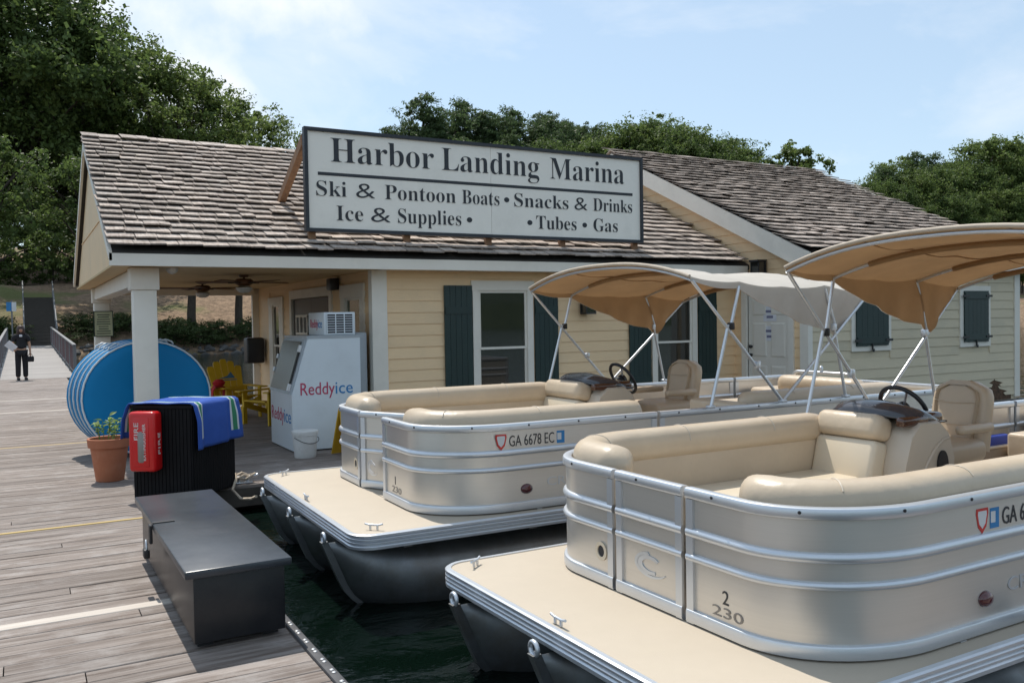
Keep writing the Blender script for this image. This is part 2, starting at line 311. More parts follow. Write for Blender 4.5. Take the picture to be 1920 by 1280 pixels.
def text_mesh(body, w=None, hcap=None, extrude=0.004, thin=0.0, ref='H'):
    """lettering as a mesh in the XY plane, origin at lower left of the baseline, fitted to width w and capital height hcap"""
    def conv(b):
        c = bpy.data.curves.new('lettering', 'FONT'); c.body = b; c.extrude = 0.01; c.offset = thin; c.resolution_u = 3
        o = bpy.data.objects.new('lettering', c); col.objects.link(o); bpy.context.view_layer.update()
        me = bpy.data.meshes.new_from_object(o.evaluated_get(bpy.context.evaluated_depsgraph_get())); bpy.data.objects.remove(o); bpy.data.curves.remove(c); return me
    r = conv(ref); rh = max(v.co.y for v in r.vertices); bpy.data.meshes.remove(r)
    me = conv(body); xs = [v.co.x for v in me.vertices]; x0, x1 = min(xs), max(xs)
    sy = hcap / rh; sx = (w / (x1 - x0)) if w else sy
    for v in me.vertices: v.co = ((v.co.x - x0) * sx, v.co.y * sy, v.co.z / 0.01 * extrude)
    me.materials.clear(); return me
def plane_M(o, ex, ez):
    """matrix mapping lettering XY to the plane at o with right = ex, up = ez"""
    ex = Vector(ex).normalized(); ez = Vector(ez).normalized(); n = ex.cross(ez)
    return Matrix(((ex.x, ez.x, n.x, o[0]), (ex.y, ez.y, n.y, o[1]), (ex.z, ez.z, n.z, o[2]), (0, 0, 0, 1)))
def letter(name, body, m, root, o, ex, ez, w=None, h=0.1, world=True, ext=0.003, thin=0.0, ref='H', ser=False):
    me = text_mesh(serif(body) if ser else body, w, h, ext, thin, serif(ref) if ser else ref); me.transform(plane_M(o, ex, ez)); me.name = name
    me.materials.append(MATS[m]); ob = bpy.data.objects.new(name, me); col.objects.link(ob); ob.parent = root
    if world: ob.location = -root.location
    return ob

# ------------------------------------------------------------------ water, terrain
WZ = -0.27
w_ = MB(); w_.add([(-400, -120, WZ), (420, -120, WZ), (420, 400, WZ), (-400, 400, WZ)], [(0, 1, 2, 3)])
struct(obj('water', w_, 'water'))
def shore(x): return 55.5 + 0.035 * max(0, x) + 1.3 * math.sin(x * 0.21) + 0.6 * math.sin(x * 0.57 + 1)
def ground_z(x, y):
    d = y - shore(x)
    if d < 0: return WZ + max(-3.0, 0.35 * d)
    z = WZ + 0.5 * min(1, d / 2.5) + 0.215 * min(d, 20) + 0.13 * max(0, min(d - 20, 60)) + 0.03 * max(0, d - 80)
    return z + 0.25 * math.sin(x * 0.33 + y * 0.21) + 0.18 * math.sin(x * 0.83 - y * 0.47)
g = MB(); xs = [-260 + 4.0 * i for i in range(0, 55)] + [-40 + 1.5 * i for i in range(0, 70)] + [66 + 4.0 * i for i in range(0, 80)]
xs = sorted(set(xs)); ys = [46 + 1.0 * i for i in range(50)] + [97 + 6 * i for i in range(45)]
nx = len(xs)
g.add([(x, y, ground_z(x, y)) for y in ys for x in xs], [(j * nx + i, j * nx + i + 1, (j + 1) * nx + i + 1, (j + 1) * nx + i) for j in range(len(ys) - 1) for i in range(nx - 1)])
struct(obj('hillside', g, 'leaf_litter', sm=80))

fs = MB(); nn_ = 60; r_ = random.Random(4)
for j in range(4):
    for i in range(nn_ + 1):
        x = -300 + 620 * i / nn_; d = (0, 12, 40, 110)[j]; z = (WZ - 0.5, 4, 8, 13)[j] + (r_.uniform(-1.5, 1.5) if j else 0); fs.v.append((x, -150 - d + 20 * math.sin(x * 0.02), z))
fs.f = [(j * (nn_ + 1) + i, j * (nn_ + 1) + i + 1, (j + 1) * (nn_ + 1) + i + 1, (j + 1) * (nn_ + 1) + i) for j in range(3) for i in range(nn_)]; fs.m = [0] * len(fs.f)
struct(obj('unseen_shore', fs, 'leaf_pine'))  # unseen hill behind the camera, added to darken window and hull reflections
# ------------------------------------------------------------------ dock
DX0, DX1 = -1.7, 1.2
fr_ = MB()
for x in (DX0 + 0.1, -0.3, DX1 - 0.16): fr_.box(x, -2, -0.2, x + 0.1, 31.3, -0.034)
fr_.box(DX0 + 0.05, -2, -0.55, DX1 - 0.2, 31.2, -0.21)
fr_.box(1.25, 9.10, -0.22, 10.35, 9.22, -0.034); fr_.box(1.25, 9.25, -0.55, 16.2, 18.0, -0.21)
dock = struct(obj('dock', fr_, 'dock_frame'))
def plank_mesh(name, x0, x1, w):
    m = MB(); h = w / 2; c = 0.004
    m.loft([[(x, -h, -0.032), (x, h, -0.032), (x, h, -c), (x, h - c, 0), (x, -h + c, 0), (x, -h, -c)] for x in (x0, x1)])
    me = m.mesh(name); fixn(me); return me
pl_long = plank_mesh('plank', DX0, DX1, 0.138); pl_pale = plank_mesh('plank', DX0, DX1, 0.10); pl_yel = plank_mesh('plank', DX0, DX1, 0.04)
pl_porch = plank_mesh('plank', DX1 + 0.006, 10.5, 0.138)
for me, mm in ((pl_long, 'deck_wood'), (pl_pale, 'deck_pale'), (pl_yel, 'deck_yellow'), (pl_porch, 'deck_wood')): me.materials.append(MATS[mm])
pl_split = [(plank_mesh('plank', DX0, q - 0.003, 0.138), plank_mesh('plank', q + 0.003, DX1, 0.138)) for q in (-0.12, 0.22, 0.55, 0.9)]
for pr_ in pl_split:
    for me in pr_: me.materials.append(MATS['deck_wood'])
def plank(me, y, z=0.0, x=0.0):
    o = bpy.data.objects.new('plank', me); col.objects.link(o); o.parent = dock; o.location = (x, y, z); o.rotation_euler = (random.uniform(-0.006, 0.006), 0, random.uniform(-0.0012, 0.0012)); return o
specials = [(5.50, pl_pale, 0.10), (7.98, pl_yel, 0.04), (13.75, pl_yel, 0.04), (19.2, pl_pale, 0.10), (22.4, pl_pale, 0.10)]
y = -1.0; si = 0
while y < 31.2:
    if si < len(specials) and y >= specials[si][0] - 0.07:
        w = specials[si][2]; o = plank(specials[si][1], y + w / 2, 0.003); o['label'] = 'pale narrow plank across the grey decking'; y += w + 0.006; si += 1; continue
    if 2.5 < y < 9.2 and random.random() < 0.25:
        for me in random.choice(pl_split): plank(me, y + 0.069, random.uniform(-0.004, 0.003))
    else: plank(pl_long, y + 0.069, random.uniform(-0.003, 0.002))
    y += 0.144
y = 9.1
while y < 18.0: plank(pl_porch, y + 0.069, random.uniform(-0.002, 0.002)); y += 0.144
# rubber edge strip with paired rivets along the water side
e = MB(); e.rbox(DX1 + 0.004, -1.0, -0.12, DX1 + 0.055, 9.08, 0.012, 0.01, 2); obj('edge_strip', e, 'rubber', dock, 40)
rv = MB(); rv.lathe([(0.011, 0), (0.011, 0.003), (0.006, 0.006)], n=8); rvm = rv.mesh('rivet'); fixn(rvm); rvm.materials.append(MATS['rivet'])
y = 3.2
while y < 4.9:
    for k in (0, 0.035):
        o = bpy.data.objects.new('rivet', rvm); col.objects.link(o); o.parent = dock; o.location = (DX1 + 0.03, y + k, 0.012)
    y += 0.15
# black edge under the long side wall and front joist face
e = MB(); e.box(10.5, 9.42, -0.3, 16.25, 9.56, 0.02); obj('edge_board', e, 'rubber', dock)
# finger dock beside the near boat
fd = MB(); fd.box(3.0, 0.5, -0.4, 9.0, 1.98, -0.036)
fdo = struct(obj('finger_dock', fd, 'dock_frame')); fdo['label'] = 'wooden finger dock beside the near boat'
m = MB(); m.rbox(3.0, 1.985, -0.12, 9.0, 2.05, 0.012, 0.01, 2); obj('edge_strip', m, 'rubber', fdo, 40)
fp = plank_mesh('plank', 3.0, 9.0, 0.138); fp.materials.append(MATS['deck_wood'])
for k in range(10):
    o = bpy.data.objects.new('plank', fp); col.objects.link(o); o.parent = fdo; o.location = (0, 1.91 - 0.144 * k, 0)
for k in range(9):
    for q in (0, 0.035):
        o = bpy.data.objects.new('rivet', rvm); col.objects.link(o); o.parent = fdo; o.location = (3.3 + 0.15 * k + q, 2.018, 0.012)
m = MB(); m.lathe([(0.0, -0.5), (0.075, -0.5), (0.075, 0.26), (0.06, 0.30), (0.0, 0.31)], n=16)
ps = tag(obj('mooring_post', m, 'navy', sm=40), 'dark navy mooring post at the right edge beside the near boat hull', 'post'); ps.location = (4.03, 2.13, 0)
m = MB(); m.lathe([(0.08, 0.03), (0.105, 0.03), (0.105, 0.07), (0.08, 0.07)], n=16); obj('collar', m, 'rubber', ps, 40)

# ------------------------------------------------------------------ building
bld = thing('marina_building', 'cream and tan clapboard marina building with wood shingle roofs', 'building', (5.8, 14.0, 0))
F1, G2, F2 = 11.2, 10.65, 9.6
front = lambda F: (lambda u, z, d: (u, F - d, z))
side = lambda G: (lambda u, z, d: (G - d, u, z))
def cb(mb, c, u0, z0, d0, u1, z1, d1):
    return mb.add([c(u0, z0, d0), c(u1, z0, d0), c(u1, z0, d1), c(u0, z0, d1), c(u0, z1, d0), c(u1, z1, d0), c(u1, z1, d1), c(u0, z1, d1)],
                  [(0, 3, 2, 1), (4, 5, 6, 7), (0, 1, 5, 4), (1, 2, 6, 5), (2, 3, 7, 6), (3, 0, 4, 7)])
def cut(a, b, ops):
    seg = [(a, b)]
    for o0, o1 in ops:
        seg = [s for x0, x1 in seg for s in ((x0, min(x1, o0)), (max(x0, o1), x1)) if s[1] - s[0] > 0.01]
    return seg
def wall(name, c, u0, u1, z0, z1, ops, m, root, thick=0.1, label=None):
    mb = MB(); zs = sorted({z0, z1, *[o[2] for o in ops], *[o[3] for o in ops]}); zs = [z for z in zs if z0 <= z <= z1]
    for a, b in zip(zs, zs[1:]):
        for x0, x1 in cut(u0, u1, [(o[0], o[1]) for o in ops if o[2] < b - 1e-4 and o[3] > a + 1e-4]): cb(mb, c, x0, a, -thick, x1, b, 0)
    return part(name, mb, m, root, label=label)
def siding(parent, c, z0, z1, ulim, ops, m, e=0.158, skip=None):
    z = z0
    while z < z1 - 0.01:
        zt = min(z + e, z1); a0, b0 = ulim(z); a1, b1 = ulim(zt)
        o_ = [(o[0], o[1]) for o in ops if o[2] < zt - 0.02 and o[3] > z + 0.02]
        if b0 - a0 > 0.05:
            for x0, x1 in cut(a0, b0, o_):
                if skip and skip(x0, x1, z): continue
                t0 = max(x0, a1) if abs(x0 - a0) < 1e-6 else x0; t1 = min(x1, b1) if abs(x1 - b0) < 1e-6 else x1
                if t1 <= t0: t0 = t1 = (t0 + t1) / 2
                j = random.uniform(0, 0.0025); mb = MB()
                mb.add([c(x0, z, 0.001), c(x1, z, 0.001), c(x1, z, 0.018 + j), c(x0, z, 0.018 + j), c(t0, zt + 0.012, 0.001), c(t1, zt + 0.012, 0.001), c(t1, zt + 0.012, 0.006), c(t0, zt + 0.012, 0.006)],
                       [(0, 3, 2, 1), (4, 5, 6, 7), (0, 1, 5, 4), (1, 2, 6, 5), (2, 3, 7, 6), (3, 0, 4, 7)])
                obj('siding_board', mb, m, parent)
        z += e
def box_part(name, m, root, *b, label=None, sm=None):
    mb = MB(); mb.box(*b); return part(name, mb, m, root, sm, label)

# --- front wing wall with its two windows
W1 = (5.62, 6.62, 0.40, 2.18); W2 = (8.84, 9.78, 0.40, 2.18)
fw = wall('front_wall', front(F1), 4.2, G2, 0.0, 2.33, [W1, W2], 'tan_paint', bld)
siding(fw, front(F1), 0.02, 2.33, lambda z: (4.32, G2 - 0.01), [(5.17, 7.07, 0.38, 2.2), (8.38, 10.2, 0.38, 2.2)] if False else [W1, W2], 'tan_paint')
def window(c, u0, u1, z0, z1, root, glass='glass', trim=0.10, mid=True, head=0.12):
    mb = MB(); D = 0.045
    cb(mb, c, u0 - 0.02, z1 - head, -0.02, u1 + 0.02, z1 + 0.02, D); cb(mb, c, u0, z0, -0.02, u0 + trim, z1 - head, D - 0.003); cb(mb, c, u1 - trim, z0, -0.02, u1, z1 - head, D - 0.003)
    cb(mb, c, u0 - 0.03, z0 - 0.05, -0.02, u1 + 0.03, z0 - 0.001, D + 0.02)
    w = part('window', mb, 'white_paint', root)
    a, b, zb, zt = u0 + trim, u1 - trim, z0, z1 - head; zm = (zb + zt) / 2; s = 0.035
    spans = ((zb, zm + 0.02, 0.005), (zm - 0.02, zt, 0.02)) if mid else ((zb, zt, 0.01),)
    for q0, q1, d in spans:
        mb = MB(); cb(mb, c, a, q0, d - 0.03, a + s, q1, d); cb(mb, c, b - s, q0, d - 0.03, b, q1, d); cb(mb, c, a + s, q0, d - 0.03, b - s, q0 + s, d - 0.001); cb(mb, c, a + s, q1 - s, d - 0.03, b - s, q1, d - 0.001)
        obj('sash', mb, 'white_paint', w)
        mb = MB(); cb(mb, c, a + s - 0.004, q0 + s - 0.004, d - 0.022, b - s + 0.004, q1 - s + 0.004, d - 0.016); obj('pane', mb, glass, w)
    return w
window(front(F1), *W1, bld); window(front(F1), *W2, bld)
def shutter(c, u0, u1, z0, z1, root, nb=5, d=0.028, battens=(0.16, 0.80), hw=0.0, label=None):
    k = (u1 - u0) / nb; mb = MB(); cb(mb, c, u0 + 0.005, z0 + 0.01, d - 0.004, u1 - 0.005, z1 - 0.005, d + 0.004)
    sh = part('shutter', mb, 'green_paint', root, label=label)
    for t in battens:
        zc = z0 + (z1 - z0) * t; b = MB(); cb(b, c, u0 + 0.01, zc - 0.05, d + 0.0235, u1 - 0.01, zc + 0.05, d + 0.040); obj('batten', b, 'green_paint', sh)
    for i in range(nb):
        b = MB(); cb(b, c, u0 + i * k + 0.002, z0 + random.uniform(-0.004, 0.004), d + 0.0045, u0 + (i + 1) * k - 0.002, z1, d + 0.023); obj('board', b, 'green_paint', sh)
    if hw:
        for t in battens:
            zc = z0 + (z1 - z0) * t
            for q0, q1 in ((u0 - hw, u0 + 0.10), (u1 - 0.10, u1 + hw)):
                b = MB(); cb(b, c, q0, zc - 0.02, d + 0.041, q1, zc + 0.02, d + 0.05); obj('hinge', b, 'black_iron', sh)
        b = MB(); um = (u0 + u1) / 2; cb(b, c, um - 0.035, z0 - 0.07, d + 0.02, um - 0.015, z0 + 0.03, d + 0.045); cb(b, c, um - 0.015, z0 - 0.10, d + 0.02, um + 0.02, z0 - 0.05, d + 0.04); obj('latch', b, 'black_iron', sh)
    return sh
for a, b in ((5.17, 5.61), (6.64, 7.05), (8.38, 8.81), (9.80, 10.2)): shutter(front(F1), a, b, 0.36, 2.13, bld)
cbp = MB(); cbp.box(4.11, F1 - 0.035, 0, 4.325, F1 + 0.10, 2.33); part('corner_board', cbp, 'white_paint', bld)

# --- porch: columns, beams, ceiling, inner wall
for (x, y, lb) in ((1.16, 11.2, 'front porch column'), (1.17, 17.75, 'rear porch column')):
    mb = MB(); mb.rbox(x, y, 0.0, x + 0.26, y + 0.26, 2.06, 0.008, 2); cpart = part('column', mb, 'white_paint', bld, 30, lb)
    mb = MB(); mb.rbox(x - 0.03, y - 0.03, 2.061, x + 0.29, y + 0.29, 2.325, 0.008, 2); obj('cap', mb, 'white_paint', cpart, 30)
    mb = MB(); mb.rbox(x - 0.02, y - 0.02, 0.002, x + 0.28, y + 0.28, 0.16, 0.006, 2); obj('base', mb, 'white_paint', cpart, 30)
box_part('beam', 'white_paint', bld, 1.18, 11.50, 2.12, 1.40, 17.74, 2.322)
box_part('beam', 'white_paint', bld, 1.44, 17.77, 2.20, 4.06, 17.99, 2.322)
box_part('ceiling', 'tan_ceiling', bld, 0.93, 10.84, 2.333, 4.195, 18.55, 2.36)
box_part('soffit', 'white_paint', bld, 4.2, 10.84, 2.332, G2 - 0.06, F1 - 0.001, 2.36)
IW = 4.2
ops = [(11.66, 12.66, 0.05, 2.16), (13.20, 15.40, 0.03, 2.16), (15.98, 17.02, 0.45, 2.10)]
iw = wall('porch_wall', side(IW), 11.31, 17.98, 0.0, 2.333, ops, 'tan_paint', bld)
siding(iw, side(IW), 0.02, 2.333, lambda z: (11.32, 17.90), ops, 'tan_paint')
box_part('corner_board', 'white_paint', bld, 4.06, 17.90, 0, 4.20, 18.0, 2.33)
window(side(IW), *ops[0], bld, glass='green_glass', mid=False, trim=0.16, head=0.17); window(side(IW), *ops[2], bld, trim=0.28)
c = side(IW); mb = MB()
cb(mb, c, 13.10, 0.0, -0.03, 13.22, 2.2, 0.045); cb(mb, c, 15.38, 0.0, -0.03, 15.50, 2.2, 0.045); cb(mb, c, 13.22, 2.05, -0.03, 15.38, 2.2, 0.044)
dd = part('double_door', mb, 'white_paint', bld)
for a, b in ((13.23, 14.295), (14.305, 15.37)):
    mb = MB(); cb(mb, c, a, 0.03, -0.05, b, 2.04, 0.0); lf = obj('door_leaf', mb, 'dark_door', dd)
    mb = MB(); z0, z1 = 0.55, 1.75
    for i in range(4): u = a + 0.2 + i * (b - a - 0.4) / 3; cb(mb, c, u - 0.02, z0, 0.001, u + 0.02, z1, 0.02)
    for i in range(5): z = z0 + i * (z1 - z0) / 4; cb(mb, c, a + 0.18, z - 0.02, 0.0005, b - 0.18, z + 0.02, 0.019)
    # one level deep only: the grid belongs to the door
    obj('muntin_grid', mb, 'white_paint', dd)
# --- front wing roof
ET, EZ, RY, RZ = 10.8, 2.50, 14.7, 4.45
RX0, RX1 = 0.88, 10.64
mb = MB(); mb.prism([(ET + 0.03, EZ - 0.02), (RY, RZ - 0.04), (18.57, EZ - 0.02), (18.57, EZ - 0.10), (RY, RZ - 0.12), (ET + 0.03, EZ - 0.10)], 'x', RX0 + 0.02, RX1)
roof1 = part('front_roof', mb, 'roof_deck', bld)
mb = MB(); mb.box(RX0, ET + 0.02, 2.322, RX1 - 0.05, ET + 0.055, 2.462); part('fascia', mb, 'white_paint', bld)
mb = MB(); mb.prism([(10.88, 2.335), (18.5, 2.335), (18.5, 2.40), (RY, RZ - 0.13), (10.88, 2.40)], 'x', 0.965, 1.02); gw = part('gable_wall', mb, 'tan_paint', bld)
mb = MB(); mb.prism([(10.83, 2.334), (18.55, 2.334), (18.55, 3.07), (10.83, 3.07)], 'x', 0.955, 0.9645) if False else mb.prism([(12.3, 3.06), (17.1, 3.06), (17.1, 3.075), (12.3, 3.075)], 'x', 0.952, 0.97); obj('seam_trim', mb, 'tan_paint', gw)
for s in (0, 1):
    P = [(ET + 0.02, EZ - 0.12), (RY, RZ - 0.14), (RY, RZ - 0.015), (ET + 0.02, EZ - 0.01)]
    if s: P = [(2 * RY - a, b) for a, b in P]
    mb = MB(); mb.prism(P, 'x', RX0 - 0.005, RX0 + 0.03); part('rake_board', mb, 'white_paint', bld)

def shingle_mesh(w, var):
    h = w / 2; L = 0.44; rr_ = random.Random(var); a, b = rr_.uniform(-0.012, 0.012), rr_.uniform(-0.012, 0.012); t = 0.016; lift = rr_.choice((0, 0, 0, 0.008))
    v = [(-h, a, 0), (h, b, 0), (h, L, -0.072), (-h, L, -0.072), (-h, a, t + lift), (h, b, t), (h, L, -0.065), (-h, L, -0.065), (0, (a + b) / 2, -0.001), (0, (a + b) / 2, t + 0.002)]
    f = [(0, 8, 9, 4), (8, 1, 5, 9), (1, 2, 6, 5), (3, 0, 4, 7), (4, 9, 6, 7), (9, 5, 6)]
    me = bpy.data.meshes.new('shingle'); me.from_pydata(v, [], f); fixn(me); me.materials.append(MATS['shingle']); return me
SHW = [0.13, 0.17, 0.2, 0.23, 0.26, 0.3]
SHM = [[shingle_mesh(w, 10 * i + k) for k in range(3)] for i, w in enumerate(SHW)]
def shingle_rows(x0, x1, ey, ez, ry, rz, expo, seed):
    r = random.Random(seed); L = math.hypot(ry - ey, rz - ez); ang = math.atan2(rz - ez, ry - ey); n = int(L / expo); out = []
    for k in range(n + 1):
        s = k * expo - 0.02; x = x0 - r.uniform(0, 0.03)
        while x < x1 - 0.06:
            i = r.randrange(len(SHW)); w = SHW[i]
            sj = s + r.uniform(-0.014, 0.014); lift = 0.068 + r.uniform(0, 0.012) + (r.random() < 0.06) * 0.014
            M = Matrix.Translation((x + w / 2, ey + sj * math.cos(ang) - lift * math.sin(ang), ez + sj * math.sin(ang) + lift * math.cos(ang))) @ Matrix.Rotation(ang, 4, 'X') @ Matrix.Rotation(r.uniform(-0.012, 0.012), 4, 'Z') @ Matrix.Rotation(r.uniform(-0.02, 0.02), 4, 'Y')
            if x + w < x1 + 0.02: out.append((M, SHM[i][r.randrange(3)]))
            x += w + r.uniform(0.003, 0.012)
    return out
def bake(name, items, parent):
    vs_, fs_ = [], []
    for M, me in items:
        k = len(vs_); vs_ += [tuple(M @ v.co) for v in me.vertices]; fs_ += [tuple(i + k for i in p.vertices) for p in me.polygons]
    me = bpy.data.meshes.new(name); me.from_pydata(vs_, [], fs_); me.materials.append(MATS['shingle']); o = bpy.data.objects.new(name, me); col.objects.link(o); o.parent = parent; return stuff(o)
rows = shingle_rows(RX0, RX1, ET, EZ, RY, RZ, 0.205, 3)
rows.sort(key=lambda q: (q[0].translation - Vector((0, 0, 1.65))).length)
for M, me in rows[:300]:
    o = bpy.data.objects.new('shingle', me); col.objects.link(o); o.parent = roof1; o.matrix_local = M
bake('shingles', rows[300:], roof1)
capm = MB(); capm.prism([(-0.13, -0.062), (0, 0.0), (0.13, -0.062), (0.135, -0.048), (0, 0.017), (-0.135, -0.048)], 'x', 0, 0.42); capme = capm.mesh('ridge_cap'); fixn(capme); capme.materials.append(MATS['shingle'])
def caps(x0, x1, ry, rz, parent):
    x = x0
    while x < x1 - 0.2:
        o = bpy.data.objects.new('ridge_cap', capme); col.objects.link(o); o.parent = parent; o.location = (x, ry, rz + 0.045); o.rotation_euler = (random.uniform(-0.04, 0.04), 0.045, 0); x += 0.31
caps(RX0 - 0.02, RX1, RY, RZ, roof1)

# --- rear wing: gable wall with door, long side wall, roof
EY2, EZ2, RY2, RZ2 = 9.38, 2.60, 14.45, 4.95
k2 = (RZ2 - EZ2) / (RY2 - EY2)
DR = (9.97, 10.89, 0.0, 2.06)
mb = MB(); mb.prism([(F2 + 0.11, 0), (DR[0], 0), (DR[0], DR[3]), (DR[1], DR[3]), (DR[1], 0), (19.2, 0), (19.2, 2.62), (RY2, RZ2 - 0.13), (F2 + 0.11, 2.62)], 'x', G2, G2 + 0.1); gw2 = part('gable_wall', mb, 'tan_paint', bld)
def ul2(z):
    lo = max(F2 + 0.12, EY2 + (z - EZ2) / k2 + 0.22)
    return (lo, 11.19 if z < 2.3 else 2 * RY2 - lo)
siding(gw2, side(G2), 0.02, RZ2 - 0.2, ul2, [(DR[0] - 0.1, DR[1] + 0.1, 0, DR[3] + 0.1)], 'tan_paint')
c = side(G2); mb = MB()
cb(mb, c, DR[0] - 0.11, 0, -0.02, DR[0], DR[3] + 0.11, 0.045); cb(mb, c, DR[1], 0, -0.02, DR[1] + 0.11, DR[3] + 0.11, 0.045); cb(mb, c, DR[0], DR[3], -0.02, DR[1], DR[3] + 0.11, 0.044)
dr = part('door', mb, 'white_paint', bld, label='white six panel door in its frame')
mb = MB(); cb(mb, c, DR[0] + 0.004, 0.01, -0.05, DR[1] - 0.004, DR[3] - 0.005, -0.012); obj('door_slab', mb, 'white_paint', dr)
for (a, b) in ((0.10, 0.42), (0.50, 0.82)):
    for (z0, z1) in ((0.22, 0.82), (0.95, 1.52), (1.63, 1.90)):
        mb = MB(); P = [(DR[0] + a, z0), (DR[0] + b, z0), (DR[0] + b, z1), (DR[0] + a, z1)]; Q = [(DR[0] + a + 0.03, z0 + 0.03), (DR[0] + b - 0.03, z0 + 0.03), (DR[0] + b - 0.03, z1 - 0.03), (DR[0] + a + 0.03, z1 - 0.03)]
        mb.loft([[c(u, z, -0.013) for u, z in P], [c(u, z, 0.0) for u, z in Q]]); obj('panel', mb, 'white_paint', dr)
for z in (0.98, 1.12):
    mb = MB(); mb.lathe([(0, 0), (0.025, 0), (0.025, 0.02), (0.03, 0.04), (0.015, 0.055), (0, 0.056)], n=12); mb.xf(Matrix.Translation((G2 + 0.012, DR[1] - 0.07, z)) @ Matrix.Rotation(R_(-90), 4, 'Y')); obj('knob', mb, 'black_iron', dr, 40)
mb = MB(); mb.box(G2 - 0.04, F2 - 0.035, 0.02, G2 + 0.06, F2 + 0.13, 2.55); part('corner_board', mb, 'white_paint', bld)
W3 = (11.60, 12.56, 1.03, 2.10); W4 = (14.40, 15.28, 1.02, 2.10); WE = 16.1
sw = wall('side_wall', front(F2), G2 + 0.1, WE, 0.0, 2.60, [], 'cream_paint', bld)
box_part('rotten_patch', 'rotten_wood', bld, 14.8, F2 - 0.004, 0.02, 15.95, F2 - 0.0005, 0.44, label='dark rotten patch low on the side wall')
hole = lambda x0, x1, z: False
siding(sw, front(F2), 0.42, 2.55, lambda z: (G2 + 0.062, WE - 0.08), [W3, W4], 'cream_paint')
# lowest courses are rotten and broken towards the right end: uneven outlines
for z, brk in ((0.104, [(15.05, 15.75)]), (0.262, [(15.32, 15.62)])):
    for x0, x1 in cut(G2 + 0.062, WE - 0.08, brk):
        pts_t = [(x0, z + 0.17), (x1, z + 0.17)]; L0 = abs(x0 - brk[0][1]) < 1e-6; R0 = abs(x1 - brk[0][0]) < 1e-6
        poly = [(x0, z)] + [(x1, z)]
        if R0: poly += [(x1 + 0.05, z + 0.05), (x1 - 0.06, z + 0.08), (x1 + 0.10, z + 0.13)]
        poly += [(x1 + (0.12 if R0 else 0), z + 0.17), (x0 - (0.2 if L0 else 0), z + 0.17)]
        if L0: poly += [(x0 - 0.16, z + 0.12), (x0 + 0.07, z + 0.07), (x0 - 0.05, z + 0.04)]
        mb = MB(); mb.loft([[(u, F2 - 0.0045, q) for u, q in poly], [(u, F2 - 0.022 + 0.10 * (q - z), q) for u, q in poly]]); obj('siding_board', mb, 'cream_paint', sw, label='rotten broken board near the water' if (L0 or R0) else None)
box_part('corner_board', 'white_paint', bld, WE - 0.08, F2 - 0.035, 0.06, WE + 0.08, F2 + 0.09, 2.55)
for W in (W3, W4):
    mb = MB(); c = front(F2); u0, u1, z0, z1 = W
    cb(mb, c, u0, z0, -0.005, u0 + 0.1, z1, 0.036); cb(mb, c, u1 - 0.1, z0, -0.005, u1, z1, 0.036); cb(mb, c, u0 + 0.1, z0, -0.005, u1 - 0.1, z0 + 0.1, 0.035); cb(mb, c, u0 + 0.1, z1 - 0.1, -0.005, u1 - 0.1, z1, 0.035)
    part('window_frame', mb, 'white_paint', bld); shutter(c, u0 + 0.09, u1 - 0.09, z0 + 0.085, z1 - 0.09, bld, nb=6, d=0.0365, battens=(0.1, 0.9), hw=0.07, label='closed dark green board shutter')
X20, X21 = 10.45, 16.5
mb = MB(); mb.prism([(EY2 + 0.03, EZ2 - 0.02), (RY2, RZ2 - 0.04), (2 * RY2 - EY2, EZ2 - 0.02), (2 * RY2 - EY2, EZ2 - 0.10), (RY2, RZ2 - 0.12), (EY2 + 0.03, EZ2 - 0.10)], 'x', X20 + 0.02, X21)
roof2 = part('main_roof', mb, 'roof_deck', bld)
bake('shingles', shingle_rows(X20, X21, EY2, EZ2, RY2, RZ2, 0.205, 5), roof2); caps(X20 - 0.02, X21, RY2, RZ2, roof2)
mb = MB(); mb.box(X20 + 0.1, EY2 + 0.02, 2.36, X21 - 0.02, EY2 + 0.055, EZ2 - 0.04); part('fascia', mb, 'white_paint', bld)
mb = MB(); mb.box(X20 + 0.1, EY2 + 0.06, 2.50, X21 - 0.02, F2 - 0.002, 2.53); part('soffit', mb, 'white_paint', bld)
for s in (0, 1):
    P = [(EY2 + 0.01, EZ2 - 0.33), (RY2, RZ2 - 0.31), (RY2, RZ2 - 0.015), (EY2 + 0.01, EZ2 - 0.015)]
    if s: P = [(2 * RY2 - a, b) for a, b in P]
    mb = MB(); mb.prism(P, 'x', X20, X20 + 0.04); part('rake_board', mb, 'white_paint', bld)
    mb = MB(); mb.prism(P, 'x', X21 - 0.001, X21 + 0.035); part('rake_board', mb, 'white_paint', bld)
mb = MB(); mb.prism([(EY2 + 0.05, EZ2 - 0.31), (F2 + 0.13, EZ2 - 0.31), (F2 + 0.13, EZ2 - 0.12), (EY2 + 0.05, EZ2 - 0.12)], 'x', X20 + 0.041, G2 - 0.042); part('eave_return', mb, 'white_paint', bld)
mb = MB(); mb.prism([(F2 + 0.1, 0), (19.2, 0), (19.2, 2.6), (RY2, RZ2 - 0.14), (F2 + 0.1, 2.6)], 'x', WE - 0.1, WE); part('end_wall', mb, 'cream_paint', bld)
box_part('back_wall', 'tan_paint', bld, 4.31, 17.99, 0, G2 - 0.001, 18.09, 2.45)

